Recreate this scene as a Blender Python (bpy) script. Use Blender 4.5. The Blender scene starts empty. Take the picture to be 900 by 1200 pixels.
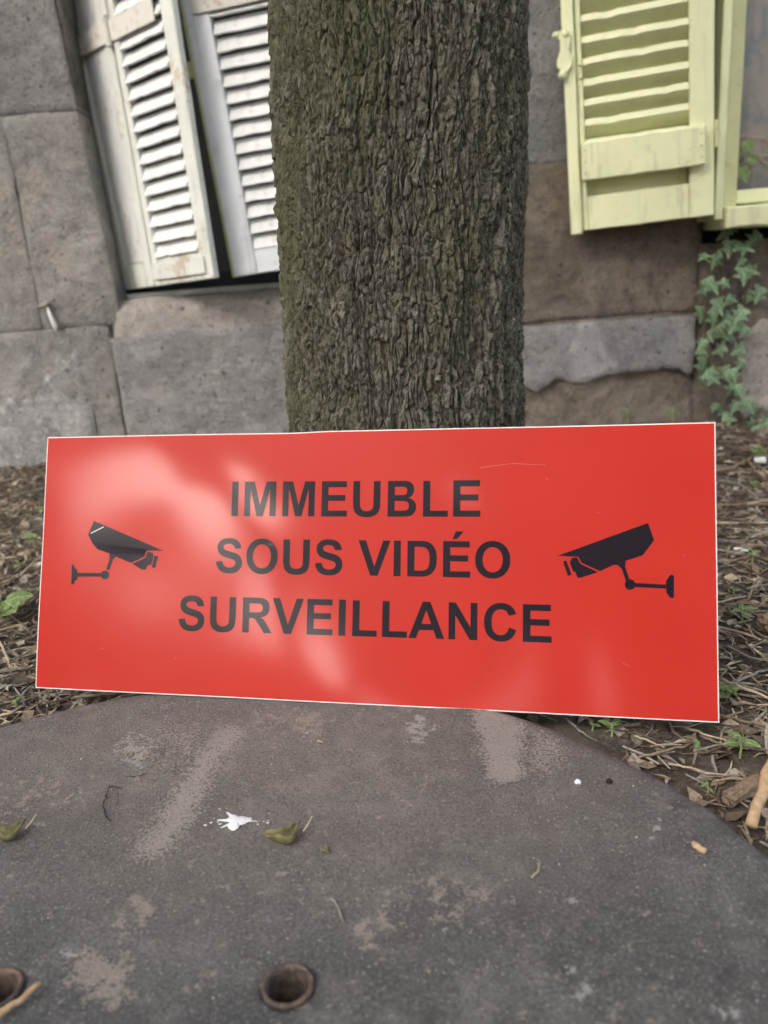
import bpy, bmesh, math, random
import numpy as np
from mathutils import Vector, Matrix
from mathutils.geometry import tessellate_polygon, delaunay_2d_cdt

random.seed(7)
RNG = np.random.default_rng(11)
scene = bpy.context.scene
C = scene.collection

# ------------------------------------------------------------------ camera
FPX, PITCH, ROLL, CAM_H = 960.0, math.radians(17.3), math.radians(4.1), 0.42
fwd = Vector((0, math.cos(PITCH), -math.sin(PITCH)))
up0 = Vector((0, math.sin(PITCH), math.cos(PITCH)))
rt0 = Vector((1, 0, 0))
RT = math.cos(ROLL) * rt0 - math.sin(ROLL) * up0
UP = math.cos(ROLL) * up0 + math.sin(ROLL) * rt0
CAMPOS = Vector((0, 0, CAM_H))
cd = bpy.data.cameras.new('camera')
cam = bpy.data.objects.new('camera', cd)
C.objects.link(cam)
cam.matrix_world = Matrix(((RT.x, UP.x, -fwd.x, 0), (RT.y, UP.y, -fwd.y, 0), (RT.z, UP.z, -fwd.z, CAM_H), (0, 0, 0, 1)))
cd.sensor_fit = 'HORIZONTAL'
cd.sensor_width = 36.0
cd.lens = 36.0 * FPX / 900.0
cd.clip_start = 0.02
cd.clip_end = 500
cd.dof.use_dof = True
cd.dof.focus_distance = 0.80
cd.dof.aperture_fstop = 7.0
scene.camera = cam

# ------------------------------------------------------------------ sky, sun, exposure
SUN_EL, SUN_AZ = math.radians(34), math.radians(216)   # azimuth clockwise from +Y
w = bpy.data.worlds.new('World')
scene.world = w
w.use_nodes = True
nt = w.node_tree
bg = nt.nodes['Background']
sky = nt.nodes.new('ShaderNodeTexSky')
sky.sky_type = 'NISHITA'
sky.sun_disc = False
sky.sun_elevation = SUN_EL
sky.sun_rotation = SUN_AZ
sky.air_density = 1.0
sky.dust_density = 6.0
sky.ozone_density = 1.0
hs = nt.nodes.new('ShaderNodeHueSaturation')       # overcast: the blue mostly gone
hs.inputs['Saturation'].default_value = 0.55
nt.links.new(sky.outputs[0], hs.inputs['Color'])
nt.links.new(hs.outputs[0], bg.inputs['Color'])
bg.inputs['Strength'].default_value = 0.13
sl = bpy.data.lights.new('sun', 'SUN')
sl.energy = 0.6
sl.angle = math.radians(40)
sl.color = (1.0, 0.98, 0.96)
so = bpy.data.objects.new('sun', sl)
C.objects.link(so)
sd = Vector((math.sin(SUN_AZ) * math.cos(SUN_EL), math.cos(SUN_AZ) * math.cos(SUN_EL), math.sin(SUN_EL)))
so.rotation_euler = sd.to_track_quat('Z', 'Y').to_euler()
scene.view_settings.view_transform = 'Standard'
scene.view_settings.look = 'None'
scene.view_settings.gamma = 1.0
scene.view_settings.exposure = 1.82

# ------------------------------------------------------------------ helpers
def ray(x, y):
    return (x - 450) * RT - (y - 600) * UP + FPX * fwd
def onz(x, y, z=0.0):
    v = ray(x, y); return CAMPOS + v * ((z - CAM_H) / v.z)
def ony(x, y, Y):
    v = ray(x, y); return CAMPOS + v * (Y / v.y)

def tag(o, label=None, cat=None, group=None, kind=None):
    if label: o['label'] = label
    if cat: o['category'] = cat
    if group: o['group'] = group
    if kind: o['kind'] = kind
    return o
def link(o, parent=None):
    C.objects.link(o)
    if parent is not None: o.parent = parent
    return o
def empty(name, loc=(0, 0, 0), rz=0.0):
    o = bpy.data.objects.new(name, None)
    o.empty_display_size = 0.05
    o.location = loc
    o.rotation_euler = (0, 0, rz)
    return link(o)
def mesh_np(name, V, F, mat=None, smooth=False, attrs=None, cols=None):
    """V (n,3), F (m,k) equal-size faces or list of arrays"""
    me = bpy.data.meshes.new(name)
    V = np.asarray(V, np.float32)
    Fs = F if isinstance(F, list) else [F]
    Fs = [np.asarray(f, np.int32) for f in Fs if len(f)]
    me.vertices.add(len(V)); me.vertices.foreach_set('co', V.ravel())
    nl = sum(f.size for f in Fs); npo = sum(len(f) for f in Fs)
    me.loops.add(nl); me.polygons.add(npo)
    me.loops.foreach_set('vertex_index', np.concatenate([f.ravel() for f in Fs]))
    starts, s = [], 0
    for f in Fs:
        starts.append(s + np.arange(len(f)) * f.shape[1]); s += f.size
    me.polygons.foreach_set('loop_start', np.concatenate(starts).astype(np.int32))
    me.polygons.foreach_set('use_smooth', np.full(npo, smooth))
    me.update(calc_edges=True)
    for k, v in (attrs or {}).items():
        a = me.attributes.new(k, 'FLOAT', 'POINT'); a.data.foreach_set('value', np.asarray(v, np.float32))
    if cols is not None:
        a = me.attributes.new('tint', 'FLOAT_COLOR', 'POINT')
        c4 = np.ones((len(V), 4), np.float32); c4[:, :3] = cols
        a.data.foreach_set('color', c4.ravel())
    me.validate()
    if mat: me.materials.append(mat)
    return me
def obj(name, me, parent=None):
    return link(bpy.data.objects.new(name, me), parent)
def bm_obj(name, bm, mat, parent=None, smooth=False):
    me = bpy.data.meshes.new(name); bm.to_mesh(me); bm.free()
    if smooth:
        for p in me.polygons: p.use_smooth = True
    me.materials.append(mat)
    return obj(name, me, parent)
def grid_faces(nr, nc, wrap=False):
    r = np.arange(nr - 1)[:, None]; c = np.arange(nc if wrap else nc - 1)[None, :]
    c1 = (c + 1) % nc
    return np.stack([r * nc + c, r * nc + c1, (r + 1) * nc + c1, (r + 1) * nc + c], -1).reshape(-1, 4)

# vectorised noise
_P = np.random.default_rng(3).permutation(4096)
_G = np.random.default_rng(4).normal(size=(4096, 3)); _G /= np.linalg.norm(_G, axis=1)[:, None]
def _h(i, j, k):
    return _P[(_P[(_P[i & 4095] + j) & 4095] + k) & 4095]
def perlin(x, y, z=0.0):
    x, y, z = np.broadcast_arrays(np.asarray(x, float), np.asarray(y, float), np.asarray(z, float))
    xi, yi, zi = np.floor(x).astype(int), np.floor(y).astype(int), np.floor(z).astype(int)
    xf, yf, zf = x - xi, y - yi, z - zi
    f = lambda t: t * t * t * (t * (t * 6 - 15) + 10)
    u, v, q = f(xf), f(yf), f(zf)
    out = 0
    for dx in (0, 1):
        for dy in (0, 1):
            for dz in (0, 1):
                g = _G[_h(xi + dx, yi + dy, zi + dz)]
                d = g[..., 0] * (xf - dx) + g[..., 1] * (yf - dy) + g[..., 2] * (zf - dz)
                out = out + d * (u if dx else 1 - u) * (v if dy else 1 - v) * (q if dz else 1 - q)
    return out * 1.5
def fbm(x, y, z=0.0, o=4):
    s, a = 0, 1.0
    for i in range(o):
        s = s + a * perlin(np.asarray(x) * 2 ** i + 7.3 * i, np.asarray(y) * 2 ** i, np.asarray(z) * 2 ** i + 3.1 * i); a *= 0.5
    return s
def worley(x, y):
    xi, yi = np.floor(x).astype(int), np.floor(y).astype(int)
    f1 = np.full(x.shape, 9.0); f2 = np.full(x.shape, 9.0); cid = np.zeros(x.shape, int)
    for dx in (-1, 0, 1):
        for dy in (-1, 0, 1):
            h = _h(xi + dx, yi + dy, 17); h2 = _h(xi + dx, yi + dy, 91)
            px = xi + dx + h / 4096.0; py = yi + dy + h2 / 4096.0
            d = np.hypot(px - x, py - y)
            m = d < f1
            f2 = np.where(m, f1, np.minimum(f2, d)); cid = np.where(m, h, cid); f1 = np.where(m, d, f1)
    return f1, f2, cid / 4096.0
def sstep(a, b, x):
    t = np.clip((x - a) / (b - a), 0, 1); return t * t * (3 - 2 * t)

# ------------------------------------------------------------------ materials
class NB:
    def __init__(self, name, rough=0.8, spec=0.3):
        self.m = bpy.data.materials.new(name); self.m.use_nodes = True
        self.t = self.m.node_tree; self.b = self.t.nodes['Principled BSDF']
        self.b.inputs['Roughness'].default_value = rough
        self.b.inputs['Specular IOR Level'].default_value = spec
        self.tc = self.t.nodes.new('ShaderNodeTexCoord').outputs['Object']
    def n(self, t, **kw):
        nd = self.t.nodes.new(t)
        for k, v in kw.items(): setattr(nd, k, v)
        return nd
    def L(self, a, b): self.t.links.new(a, b)
    def noise(self, scale, detail=4, rough=0.55, vec=None, stretch=None, dist=0.0):
        nd = self.n('ShaderNodeTexNoise'); nd.inputs['Scale'].default_value = scale
        nd.inputs['Detail'].default_value = detail; nd.inputs['Roughness'].default_value = rough
        nd.inputs['Distortion'].default_value = dist
        v = vec or self.tc
        if stretch:
            mp = self.n('ShaderNodeMapping'); mp.inputs['Scale'].default_value = stretch
            self.L(v, mp.inputs['Vector']); v = mp.outputs[0]
        self.L(v, nd.inputs['Vector']); return nd.outputs['Fac']
    def vor(self, scale, out='Distance', rnd=1.0):
        nd = self.n('ShaderNodeTexVoronoi'); nd.inputs['Scale'].default_value = scale
        nd.inputs['Randomness'].default_value = rnd
        self.L(self.tc, nd.inputs['Vector']); return nd.outputs[out]
    def rng(self, v, a, b, c=0.0, d=1.0, smooth=True):
        nd = self.n('ShaderNodeMapRange')
        if smooth: nd.interpolation_type = 'SMOOTHSTEP'
        self.L(v, nd.inputs[0])
        for i, x in zip((1, 2, 3, 4), (a, b, c, d)): nd.inputs[i].default_value = x
        return nd.outputs[0]
    def mth(self, op, a, b=0.0):
        nd = self.n('ShaderNodeMath', operation=op)
        for i, x in enumerate((a, b)):
            if isinstance(x, (int, float)): nd.inputs[i].default_value = x
            else: self.L(x, nd.inputs[i])
        return nd.outputs[0]
    def mix(self, f, a, b, blend='MIX'):
        nd = self.n('ShaderNodeMix', data_type='RGBA', blend_type=blend)
        for i, x in ((0, f), (6, a), (7, b)):
            if isinstance(x, (int, float)): nd.inputs[i].default_value = x
            elif isinstance(x, tuple): nd.inputs[i].default_value = (*x, 1)
            else: self.L(x, nd.inputs[i])
        return nd.outputs[2]
    def attr(self, name, col=False):
        nd = self.n('ShaderNodeAttribute', attribute_name=name)
        return nd.outputs['Color' if col else 'Fac']
    def objrand(self):
        return self.n('ShaderNodeObjectInfo').outputs['Random']
    def col(self, c):
        if isinstance(c, tuple): self.b.inputs['Base Color'].default_value = (*c, 1)
        else: self.L(c, self.b.inputs['Base Color'])
        return self
    def rough(self, r): self.L(r, self.b.inputs['Roughness']); return self
    def bump(self, h, strength=0.5, dist=0.002):
        nd = self.n('ShaderNodeBump'); nd.inputs['Strength'].default_value = strength
        nd.inputs['Distance'].default_value = dist
        self.L(h, nd.inputs['Height']); self.L(nd.outputs[0], self.b.inputs['Normal']); return self

def stone_mat(name, c1, c2, c3, lich=(0.42, 0.41, 0.38), lam=0.62):
    a = NB(name, 0.92, 0.2)
    big = a.noise(5, 5, 0.6); mid = a.noise(28, 5, 0.65); fine = a.noise(220, 3, 0.6)
    c = a.mix(a.rng(big, 0.35, 0.65), c1, c2)
    c = a.mix(a.rng(mid, 0.42, 0.72), c, c3)
    c = a.mix(a.mth('MULTIPLY', a.rng(fine, 0.54, 0.66), 0.4), c, tuple(x * 1.7 for x in c1))
    c = a.mix(a.mth('MULTIPLY', a.rng(fine, 0.46, 0.36), 0.45), c, tuple(x * 0.5 for x in c1))
    wst = a.noise(3.1, 6, 0.7, dist=1.2); pit = a.noise(75, 3, 0.5)
    c = a.mix(a.rng(wst, 0.53, 0.66, 0, 0.55), c, tuple(min(1, x * 1.75) for x in c1))
    c = a.mix(a.rng(wst, 0.45, 0.34, 0, 0.55), c, tuple(x * 0.55 for x in c1))
    c = a.mix(a.rng(pit, 0.36, 0.28, 0, 0.8), c, tuple(x * 0.3 for x in c1))
    sp = a.noise(60, 6, 0.75)
    c = a.mix(a.rng(sp, lam, lam + 0.07), c, lich)
    a.col(c)
    h = a.mth('ADD', a.mth('MULTIPLY', mid, 0.6), a.mth('MULTIPLY', a.noise(110, 5, 0.75), 0.8))
    a.bump(h, 1.0, 0.012)
    return a.m
M = {}
M['stone_gray'] = stone_mat('gray_stone', (0.254, 0.249, 0.249), (0.343, 0.329, 0.313), (0.187, 0.181, 0.180))
M['stone_left'] = stone_mat('weathered_stone', (0.302, 0.297, 0.289), (0.395, 0.359, 0.314), (0.216, 0.208, 0.204))
M['stone_brown'] = stone_mat('brown_stone', (0.213, 0.179, 0.147), (0.277, 0.227, 0.180), (0.151, 0.129, 0.109), lam=0.68)
M['stone_tan'] = stone_mat('tan_stone', (0.406, 0.368, 0.338), (0.484, 0.437, 0.397), (0.338, 0.299, 0.273), lam=0.6)
M['plaster'] = stone_mat('gray_render', (0.301, 0.288, 0.286), (0.371, 0.356, 0.349), (0.237, 0.225, 0.220), (0.460, 0.448, 0.438), 0.63)
M['plaster_pale'] = stone_mat('pale_render', (0.349, 0.345, 0.338), (0.446, 0.440, 0.426), (0.262, 0.260, 0.255), (0.524, 0.530, 0.520), 0.54)
M['mortar'] = stone_mat('old_mortar', (0.16, 0.15, 0.14), (0.22, 0.2, 0.18), (0.11, 0.1, 0.09))

def paint_mat(name, c, chip=(0.33, 0.29, 0.23), t=0.70, var=0.88, rough=0.5, rust=1.0, dirt=0.28):
    a = NB(name, rough, 0.4)
    big = a.noise(9, 4, 0.6); st = a.noise(1, 5, 0.6, stretch=(60, 60, 9)); fine = a.noise(70, 5, 0.7)
    cc = a.mix(a.rng(big, 0.3, 0.7), c, tuple(x * var for x in c))
    cc = a.mix(a.mth('MULTIPLY', a.rng(st, 0.55, 0.75), 0.35), cc, tuple(x * 0.75 for x in c))
    cc = a.mix(a.mth('MULTIPLY', a.rng(fine, t, t + 0.04), 0.8), cc, chip)
    rs = a.mth('ADD', a.noise(7, 3, 0.6), a.mth('MULTIPLY', a.noise(55, 5, 0.75), 0.8))
    cc = a.mix(a.rng(rs, 1.02, 1.12, 0, 0.55 * rust), cc, (0.42, 0.27, 0.16))
    dr = a.noise(1, 4, 0.65, stretch=(38, 38, 5))
    cc = a.mix(a.rng(dr, 0.52, 0.68, 0, dirt), cc, tuple(x * 0.55 for x in chip))
    pe = a.noise(34, 6, 0.75)
    cc = a.mix(a.rng(pe, 0.615, 0.635, 0, 0.75), cc, tuple(0.5 * (x + y) for x, y in zip(c, chip)))
    a.col(cc)
    a.bump(a.mth('ADD', a.mth('MULTIPLY', st, 0.5), a.mth('ADD', fine, a.rng(pe, 0.635, 0.61))), 0.5, 0.0025)
    return a.m
M['white'] = paint_mat('old_white_paint', (0.74, 0.75, 0.74))
M['white_slat'] = paint_mat('slat_white_paint', (0.76, 0.77, 0.76), rust=0.3, dirt=0.0)
M['yellow_slat'] = paint_mat('slat_yellow_paint', (0.82, 0.83, 0.54), chip=(0.58, 0.56, 0.38), t=0.74, var=0.94, rust=0.0, dirt=0.0)
M['white_blue'] = paint_mat('bluish_white_paint', (0.78, 0.81, 0.85))
M['cream'] = paint_mat('cream_white_paint', (0.72, 0.74, 0.68), t=0.62)
M['yellow'] = paint_mat('pale_yellow_paint', (0.82, 0.835, 0.52), chip=(0.58, 0.56, 0.38), t=0.74, var=0.94, rust=0.15)
M['yellow_old'] = paint_mat('worn_yellow_paint', (0.66, 0.66, 0.37), chip=(0.30, 0.25, 0.16), t=0.62)
a = NB('rusty_strap', 0.75, 0.3)
a.col(a.mix(a.rng(a.noise(45, 5, 0.7), 0.53, 0.70), (0.66, 0.64, 0.59), (0.42, 0.27, 0.17))); a.bump(a.noise(90), 0.4, 0.002); M['rust_strap'] = a.m
a = NB('rusty_steel', 0.7, 0.4)
a.col(a.mix(a.rng(a.noise(120, 5, 0.7), 0.4, 0.62), (0.075, 0.062, 0.055), (0.17, 0.12, 0.09))); a.b.inputs['Metallic'].default_value = 0.35
a.bump(a.noise(350, 4), 0.5, 0.0015); M['rust_steel'] = a.m
a = NB('dark_opening_shade', 0.9); a.col((0.055, 0.055, 0.06)); M['dark'] = a.m  # even near-black tone puts the shade of the window opening into colour
a = NB('curtain_cloth', 0.9, 0.1)
a.col(a.mix(a.rng(a.noise(9, 5, 0.65), 0.42, 0.6, 0, 0.8), a.mix(a.noise(1, 3, stretch=(260, 1, 3)), (0.42, 0.26, 0.18), (0.62, 0.44, 0.35)), (0.14, 0.15, 0.19))); M['curtain'] = a.m
a = NB('window_glass', 0.06, 0.5)
a.b.inputs['Transmission Weight'].default_value = 0.9; a.b.inputs['IOR'].default_value = 1.35; a.col((0.8, 0.82, 0.82)); M['glass'] = a.m

# sign
a = NB('glossy_red_film', 0.23, 0.5)
a.col(a.mix(a.rng(a.noise(6, 2), 0.3, 0.7), (0.455, 0.027, 0.018), (0.475, 0.031, 0.021)))
a.b.inputs['Roughness'].default_value = 0.35; a.b.inputs['Specular IOR Level'].default_value = 0.12
a.b.inputs['Coat Weight'].default_value = 0.33; a.b.inputs['Coat Roughness'].default_value = 0.11
sc_ = a.rng(a.noise(1, 2, 0.5, stretch=(6, 500, 60)), 0.70, 0.74)
a.bump(a.mth('ADD', a.mth('MULTIPLY', a.noise(160, 2), 0.35), a.mth('MULTIPLY', a.noise(18, 2), 1.3)), 0.10, 0.003); M['red'] = a.m
a = NB('glossy_black_film', 0.25, 0.5); a.col((0.012, 0.008, 0.014))
a.b.inputs['Coat Weight'].default_value = 0.24; a.b.inputs['Coat Roughness'].default_value = 0.13; a.b.inputs['Roughness'].default_value = 0.4; a.b.inputs['Specular IOR Level'].default_value = 0.1
a.bump(a.noise(260, 3), 0.08, 0.002); M['black'] = a.m
a = NB('white_panel_core', 0.6); a.col((0.78, 0.75, 0.73)); M['core'] = a.m

# bark
a = NB('tree_bark', 0.9, 0.25)
fl = a.attr('flake'); ms = a.attr('moss')
fib = a.noise(1, 5, 0.7, stretch=(300, 300, 130))
c = a.mix(a.rng(fib, 0.40, 0.60), (0.058, 0.052, 0.038), (0.190, 0.178, 0.136))
c = a.mix(a.rng(fl, 0.55, 0.95, 0, 0.75), c, (0.30, 0.28, 0.23))
c = a.mix(a.rng(fl, 0.28, 0.05, 0, 0.6), c, (0.075, 0.052, 0.036))
mn = a.mth('ADD', ms, a.mth('MULTIPLY', a.mth('SUBTRACT', a.noise(240, 5, 0.75), 0.5), 1.6))
c = a.mix(a.rng(mn, 0.35, 0.9, 0, 0.6), c, (0.118, 0.126, 0.058))
lic = a.noise(130, 5, 0.7)
c = a.mix(a.rng(lic, 0.60, 0.66, 0, 0.7), c, (0.27, 0.27, 0.20))
a.col(c); a.bump(a.mth('ADD', fib, a.mth('MULTIPLY', a.noise(520, 4, 0.7), 0.7)), 1.0, 0.0035); M['bark'] = a.m

# slab
a = NB('weathered_concrete', 0.85, 0.35)
big = a.noise(7, 5, 0.6); mid = a.noise(42, 5, 0.65); f1 = a.noise(420, 3, 0.6); f2 = a.noise(900, 2, 0.6)
c = a.mix(a.rng(big, 0.35, 0.65), (0.060, 0.062, 0.061), (0.092, 0.090, 0.084))
c = a.mix(a.mth('MULTIPLY', a.rng(mid, 0.5, 0.68), 0.5), c, (0.140, 0.130, 0.122))
c = a.mix(a.mth('MULTIPLY', a.rng(mid, 0.45, 0.28), 0.5), c, (0.056, 0.053, 0.053))
mot = a.noise(16, 6, 0.68, dist=0.6)
c = a.mix(a.rng(mot, 0.52, 0.66, 0, 0.55), c, (0.145, 0.138, 0.132))
c = a.mix(a.rng(mot, 0.46, 0.34, 0, 0.6), c, (0.045, 0.044, 0.045))
c = a.mix(a.attr('warm_light'), c, a.mix(a.rng(mid, 0.4, 0.7), (0.190, 0.168, 0.146), (0.245, 0.218, 0.192)))
c = a.mix(a.mth('MULTIPLY', a.rng(f1, 0.47, 0.38), 0.42), c, (0.036, 0.034, 0.034))
c = a.mix(a.mth('MULTIPLY', a.rng(f1, 0.54, 0.64), 0.5), c, (0.18, 0.172, 0.162))
def stain(nm, colr, amt, nz, k=1.0):
    global c
    m = a.mth('ADD', a.attr(nm), a.mth('MULTIPLY', a.mth('SUBTRACT', nz, 0.5), k))
    c = a.mix(a.rng(m, 0.42, 0.62, 0, amt), c, colr)
stain('worn', (0.36, 0.325, 0.28), 0.52, a.mth('ADD', a.mth('MULTIPLY', f1, 0.6), a.mth('MULTIPLY', f2, 0.4)), 3.6)
stain('tan', (0.31, 0.26, 0.215), 0.6, a.noise(95, 6, 0.8), 4.5)
stain('pale', (0.34, 0.33, 0.31), 0.65, a.noise(140, 5, 0.75), 3.2)
stain('dark', (0.034, 0.034, 0.035), 0.6, a.noise(160, 4, 0.7), 1.2)
vs = a.vor(170); c = a.mix(a.rng(vs, 0.11, 0.07, 0, 0.75), c, (0.42, 0.40, 0.37))
a.col(c)
a.bump(a.mth('ADD', a.mth('MULTIPLY', f1, 0.8), a.mth('ADD', a.mth('MULTIPLY', f2, 0.5), mid)), 0.8, 0.0018); M['slab'] = a.m
a = NB('hole_dark_brown', 0.95); a.col(a.mix(a.noise(300), (0.010, 0.009, 0.007), (0.035, 0.026, 0.018))); M['hole_dark'] = a.m  # near-black brown for the bottom of the ringed holes

# ground
a = NB('humus_soil', 0.95, 0.15)
c = a.mix(a.rng(a.noise(18, 6, 0.7), 0.35, 0.65), (0.085, 0.068, 0.053), (0.17, 0.138, 0.108))
c = a.mix(a.rng(a.noise(160, 5, 0.7), 0.5, 0.72), c, (0.24, 0.20, 0.155))
a.col(c); a.bump(a.mth('ADD', a.noise(90, 6, 0.75), a.noise(330, 4, 0.7)), 0.9, 0.006); M['soil'] = a.m
a = NB('plant_litter', 0.85, 0.25); tn = a.attr('tint', True)
a.col(a.mix(a.rng(a.noise(300, 3), 0.35, 0.7, 0, 0.5), tn, (0.06, 0.046, 0.035))); a.bump(a.noise(400, 3), 0.4, 0.001); M['litter'] = a.m
def twig_mat(name, c1, c2):
    a = NB(name, 0.8, 0.3); a.col(a.mix(a.rng(a.noise(1, 5, 0.7, stretch=(180, 180, 180)), 0.35, 0.65), c1, c2))
    a.bump(a.noise(300, 4), 0.5, 0.001); return a.m
M['twig_pale'] = twig_mat('pale_dry_twig', (0.36, 0.28, 0.19), (0.48, 0.40, 0.29))
M['twig_brown'] = twig_mat('brown_twig', (0.16, 0.115, 0.075), (0.28, 0.21, 0.145))
M['twig_gray'] = twig_mat('gray_twig', (0.17, 0.15, 0.13), (0.29, 0.26, 0.22))
M['stick_tan'] = twig_mat('tan_stick', (0.38, 0.25, 0.14), (0.50, 0.36, 0.22))
def leaf_mat(name, c1, c2, rough=0.45, spec=0.5, tr=0.25, sc=4, vein=0.0):
    a = NB(name, rough, spec)
    r = a.objrand(); cc = a.mix(a.rng(a.noise(sc, 3), 0.35, 0.65), c1, c2)
    cc = a.mix(a.mth('MULTIPLY', r, 0.35), cc, tuple(x * 0.55 for x in c1))
    if vein:
        sx = a.n('ShaderNodeSeparateXYZ'); a.L(a.tc, sx.inputs[0]); ax_ = a.mth('ABSOLUTE', sx.outputs[0])
        v1 = a.rng(ax_, .035, .008)
        v2 = a.rng(a.mth('ABSOLUTE', a.mth('SUBTRACT', ax_, a.mth('MULTIPLY', a.mth('SUBTRACT', sx.outputs[1], 0.02), 1.05))), .035, .008)
        v3 = a.rng(a.mth('ABSOLUTE', a.mth('SUBTRACT', a.mth('ADD', sx.outputs[1], 0.0), a.mth('MULTIPLY', ax_, 0.15))), .03, .008)
        cc = a.mix(a.mth('MULTIPLY', a.mth('MAXIMUM', v1, a.mth('MAXIMUM', v2, v3)), vein), cc, tuple(min(1, x * 1.5 + .08) for x in c2))
    a.col(cc)
    out = a.t.nodes['Material Output']; ts = a.n('ShaderNodeBsdfTranslucent'); a.L(cc, ts.inputs['Color'])
    ms_ = a.n('ShaderNodeMixShader'); ms_.inputs[0].default_value = tr
    a.L(a.b.outputs[0], ms_.inputs[1]); a.L(ts.outputs[0], ms_.inputs[2]); a.L(ms_.outputs[0], out.inputs['Surface'])
    a.bump(a.noise(130 if sc > 20 else 7, 3), 0.3, 0.001 if sc > 20 else 0.03)
    return a.m
M['ivy'] = leaf_mat('ivy_leaf', (0.11, 0.22, 0.085), (0.28, 0.40, 0.23), 0.35, 0.9, vein=0.7)
M['sprout'] = leaf_mat('fresh_green_leaf', (0.16, 0.24, 0.075), (0.28, 0.36, 0.14), 0.5, 0.4, vein=0.5)
M['crown'] = leaf_mat('tree_leaf', (0.055, 0.11, 0.028), (0.09, 0.15, 0.04), 0.5, 0.4, 0.35, 40)
M['dead_leaf'] = leaf_mat('dry_olive_leaf', (0.20, 0.19, 0.08), (0.30, 0.27, 0.13), 0.6, 0.3, 0.15, 160)
a = NB('vine_stem', 0.85); a.col(a.mix(a.noise(140), (0.10, 0.075, 0.05), (0.2, 0.15, 0.1))); M['stem'] = a.m
a = NB('bird_dropping', 0.6); a.col(a.mix(a.rng(a.noise(260, 4), 0.62, 0.75), (0.72, 0.73, 0.74), (0.4, 0.4, 0.36))); a.bump(a.noise(400), 0.5, 0.001); M['dropping'] = a.m
a = NB('white_crumb', 0.7); a.col((0.78, 0.77, 0.74)); M['chalk'] = a.m
a = NB('black_crumb', 0.9); a.col((0.02, 0.018, 0.017)); M['soot'] = a.m
a = NB('crack_dark', 0.95); a.col((0.022, 0.02, 0.019)); M['crackdark'] = a.m

# ------------------------------------------------------------------ generic builders
def tube(points, radii, n=6, cap=True, jitter=0.0):
    P = [Vector(p) for p in points]; V = []; F = []
    for i, p in enumerate(P):
        t = (P[min(i + 1, len(P) - 1)] - P[max(i - 1, 0)]).normalized()
        ref = Vector((0, 0, 1)) if abs(t.z) < 0.9 else Vector((1, 0, 0))
        s = t.cross(ref).normalized(); q = s.cross(t)
        for k in range(n):
            an = 2 * math.pi * k / n
            r = radii[i] * (1 + random.uniform(-jitter, jitter))
            V.append(p + s * math.cos(an) * r + q * math.sin(an) * r)
    for i in range(len(P) - 1):
        for k in range(n):
            F.append((i * n + k, i * n + (k + 1) % n, (i + 1) * n + (k + 1) % n, (i + 1) * n + k))
    if cap:
        F.append(tuple(range(n - 1, -1, -1))); F.append(tuple((len(P) - 1) * n + k for k in range(n)))
    return V, F
def bm_from(V, F):
    bm = bmesh.new(); vs_ = [bm.verts.new(v) for v in V]
    for f in F: bm.faces.new([vs_[i] for i in f])
    return bm
def wiggle(p0, p1, n, amp):
    p0, p1 = Vector(p0), Vector(p1); out = []
    for i in range(n):
        t = i / (n - 1); e = math.sin(math.pi * t) * amp
        out.append(p0.lerp(p1, t) + Vector((random.uniform(-e, e), random.uniform(-e, e), random.uniform(0, e * 0.5))))
    return out
def board_bm(x0, x1, y0, y1, z0, z1, bev=0.002, rag=0.0, seg=1):
    """a bevelled board; rag wobbles its long edges a little (old timber)"""
    bm = bmesh.new()
    bmesh.ops.create_cube(bm, size=1.0)
    for v in bm.verts:
        v.co = Vector((x0 + (v.co.x + .5) * (x1 - x0), y0 + (v.co.y + .5) * (y1 - y0), z0 + (v.co.z + .5) * (z1 - z0)))
    if seg > 1:
        ax = 0 if (x1 - x0) >= (z1 - z0) else 2
        es = [e for e in bm.edges if abs((e.verts[0].co - e.verts[1].co)[ax]) > 1e-6]
        bmesh.ops.subdivide_edges(bm, edges=es, cuts=seg - 1, use_grid_fill=True)
        if rag:
            for v in bm.verts:
                v.co[2 - ax] += random.uniform(-rag, rag); v.co.y += random.uniform(-rag, rag) * 0.4
    if bev: bmesh.ops.bevel(bm, geom=[e for e in bm.edges if e.calc_face_angle(0) > 0.6], offset=bev, segments=1, affect='EDGES')
    return bm

# ------------------------------------------------------------------ ground
YW = 1.90        # front plane of the house wall
GZ = -0.028
def gheight(x, y):
    h = GZ + 0.012 * fbm(x * 2.1, y * 2.1, 0.3, 3) + 0.005 * fbm(x * 14, y * 14, 1.7, 3)
    h = h + 0.03 * sstep(1.45, 1.95, y)            # soil banks up a little against the wall
    return h
SC = None
def fit_circle(pts):
    P = np.array([[p.x, p.y] for p in pts]); A = np.c_[2 * P, np.ones(len(P))]; b = (P ** 2).sum(1)
    s = np.linalg.lstsq(A, b, rcond=None)[0]
    return s[0], s[1], math.sqrt(s[2] + s[0] ** 2 + s[1] ** 2)
SCX, SCY, SR = fit_circle([onz(*p) for p in [(0, 848), (60, 830), (135, 815), (640, 845), (700, 870), (750, 893), (830, 945), (900, 992)]])
print('slab', SCX, SCY, SR)
xs = np.concatenate([[-60, -30, -12, -6, -3.5, -2.5, -1.9], np.arange(-1.5, 1.5, 0.012), [1.6, 1.9, 2.5, 3.5, 6, 12, 30, 60]])
ys = np.concatenate([[-60, -30, -12, -6, -3, -1.5, -0.8], np.arange(-0.4, 2.05, 0.012), [2.4, 3, 6, 12, 30, 60]])
X, Y = np.meshgrid(xs, ys)
Z = gheight(X, Y)
dd = np.hypot(X - SCX, Y - SCY)
Z = np.where(dd < SR + 0.01, np.minimum(Z, -0.034), Z) - 0.02 * sstep(SR - 0.005, SR - 0.03, dd)
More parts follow.
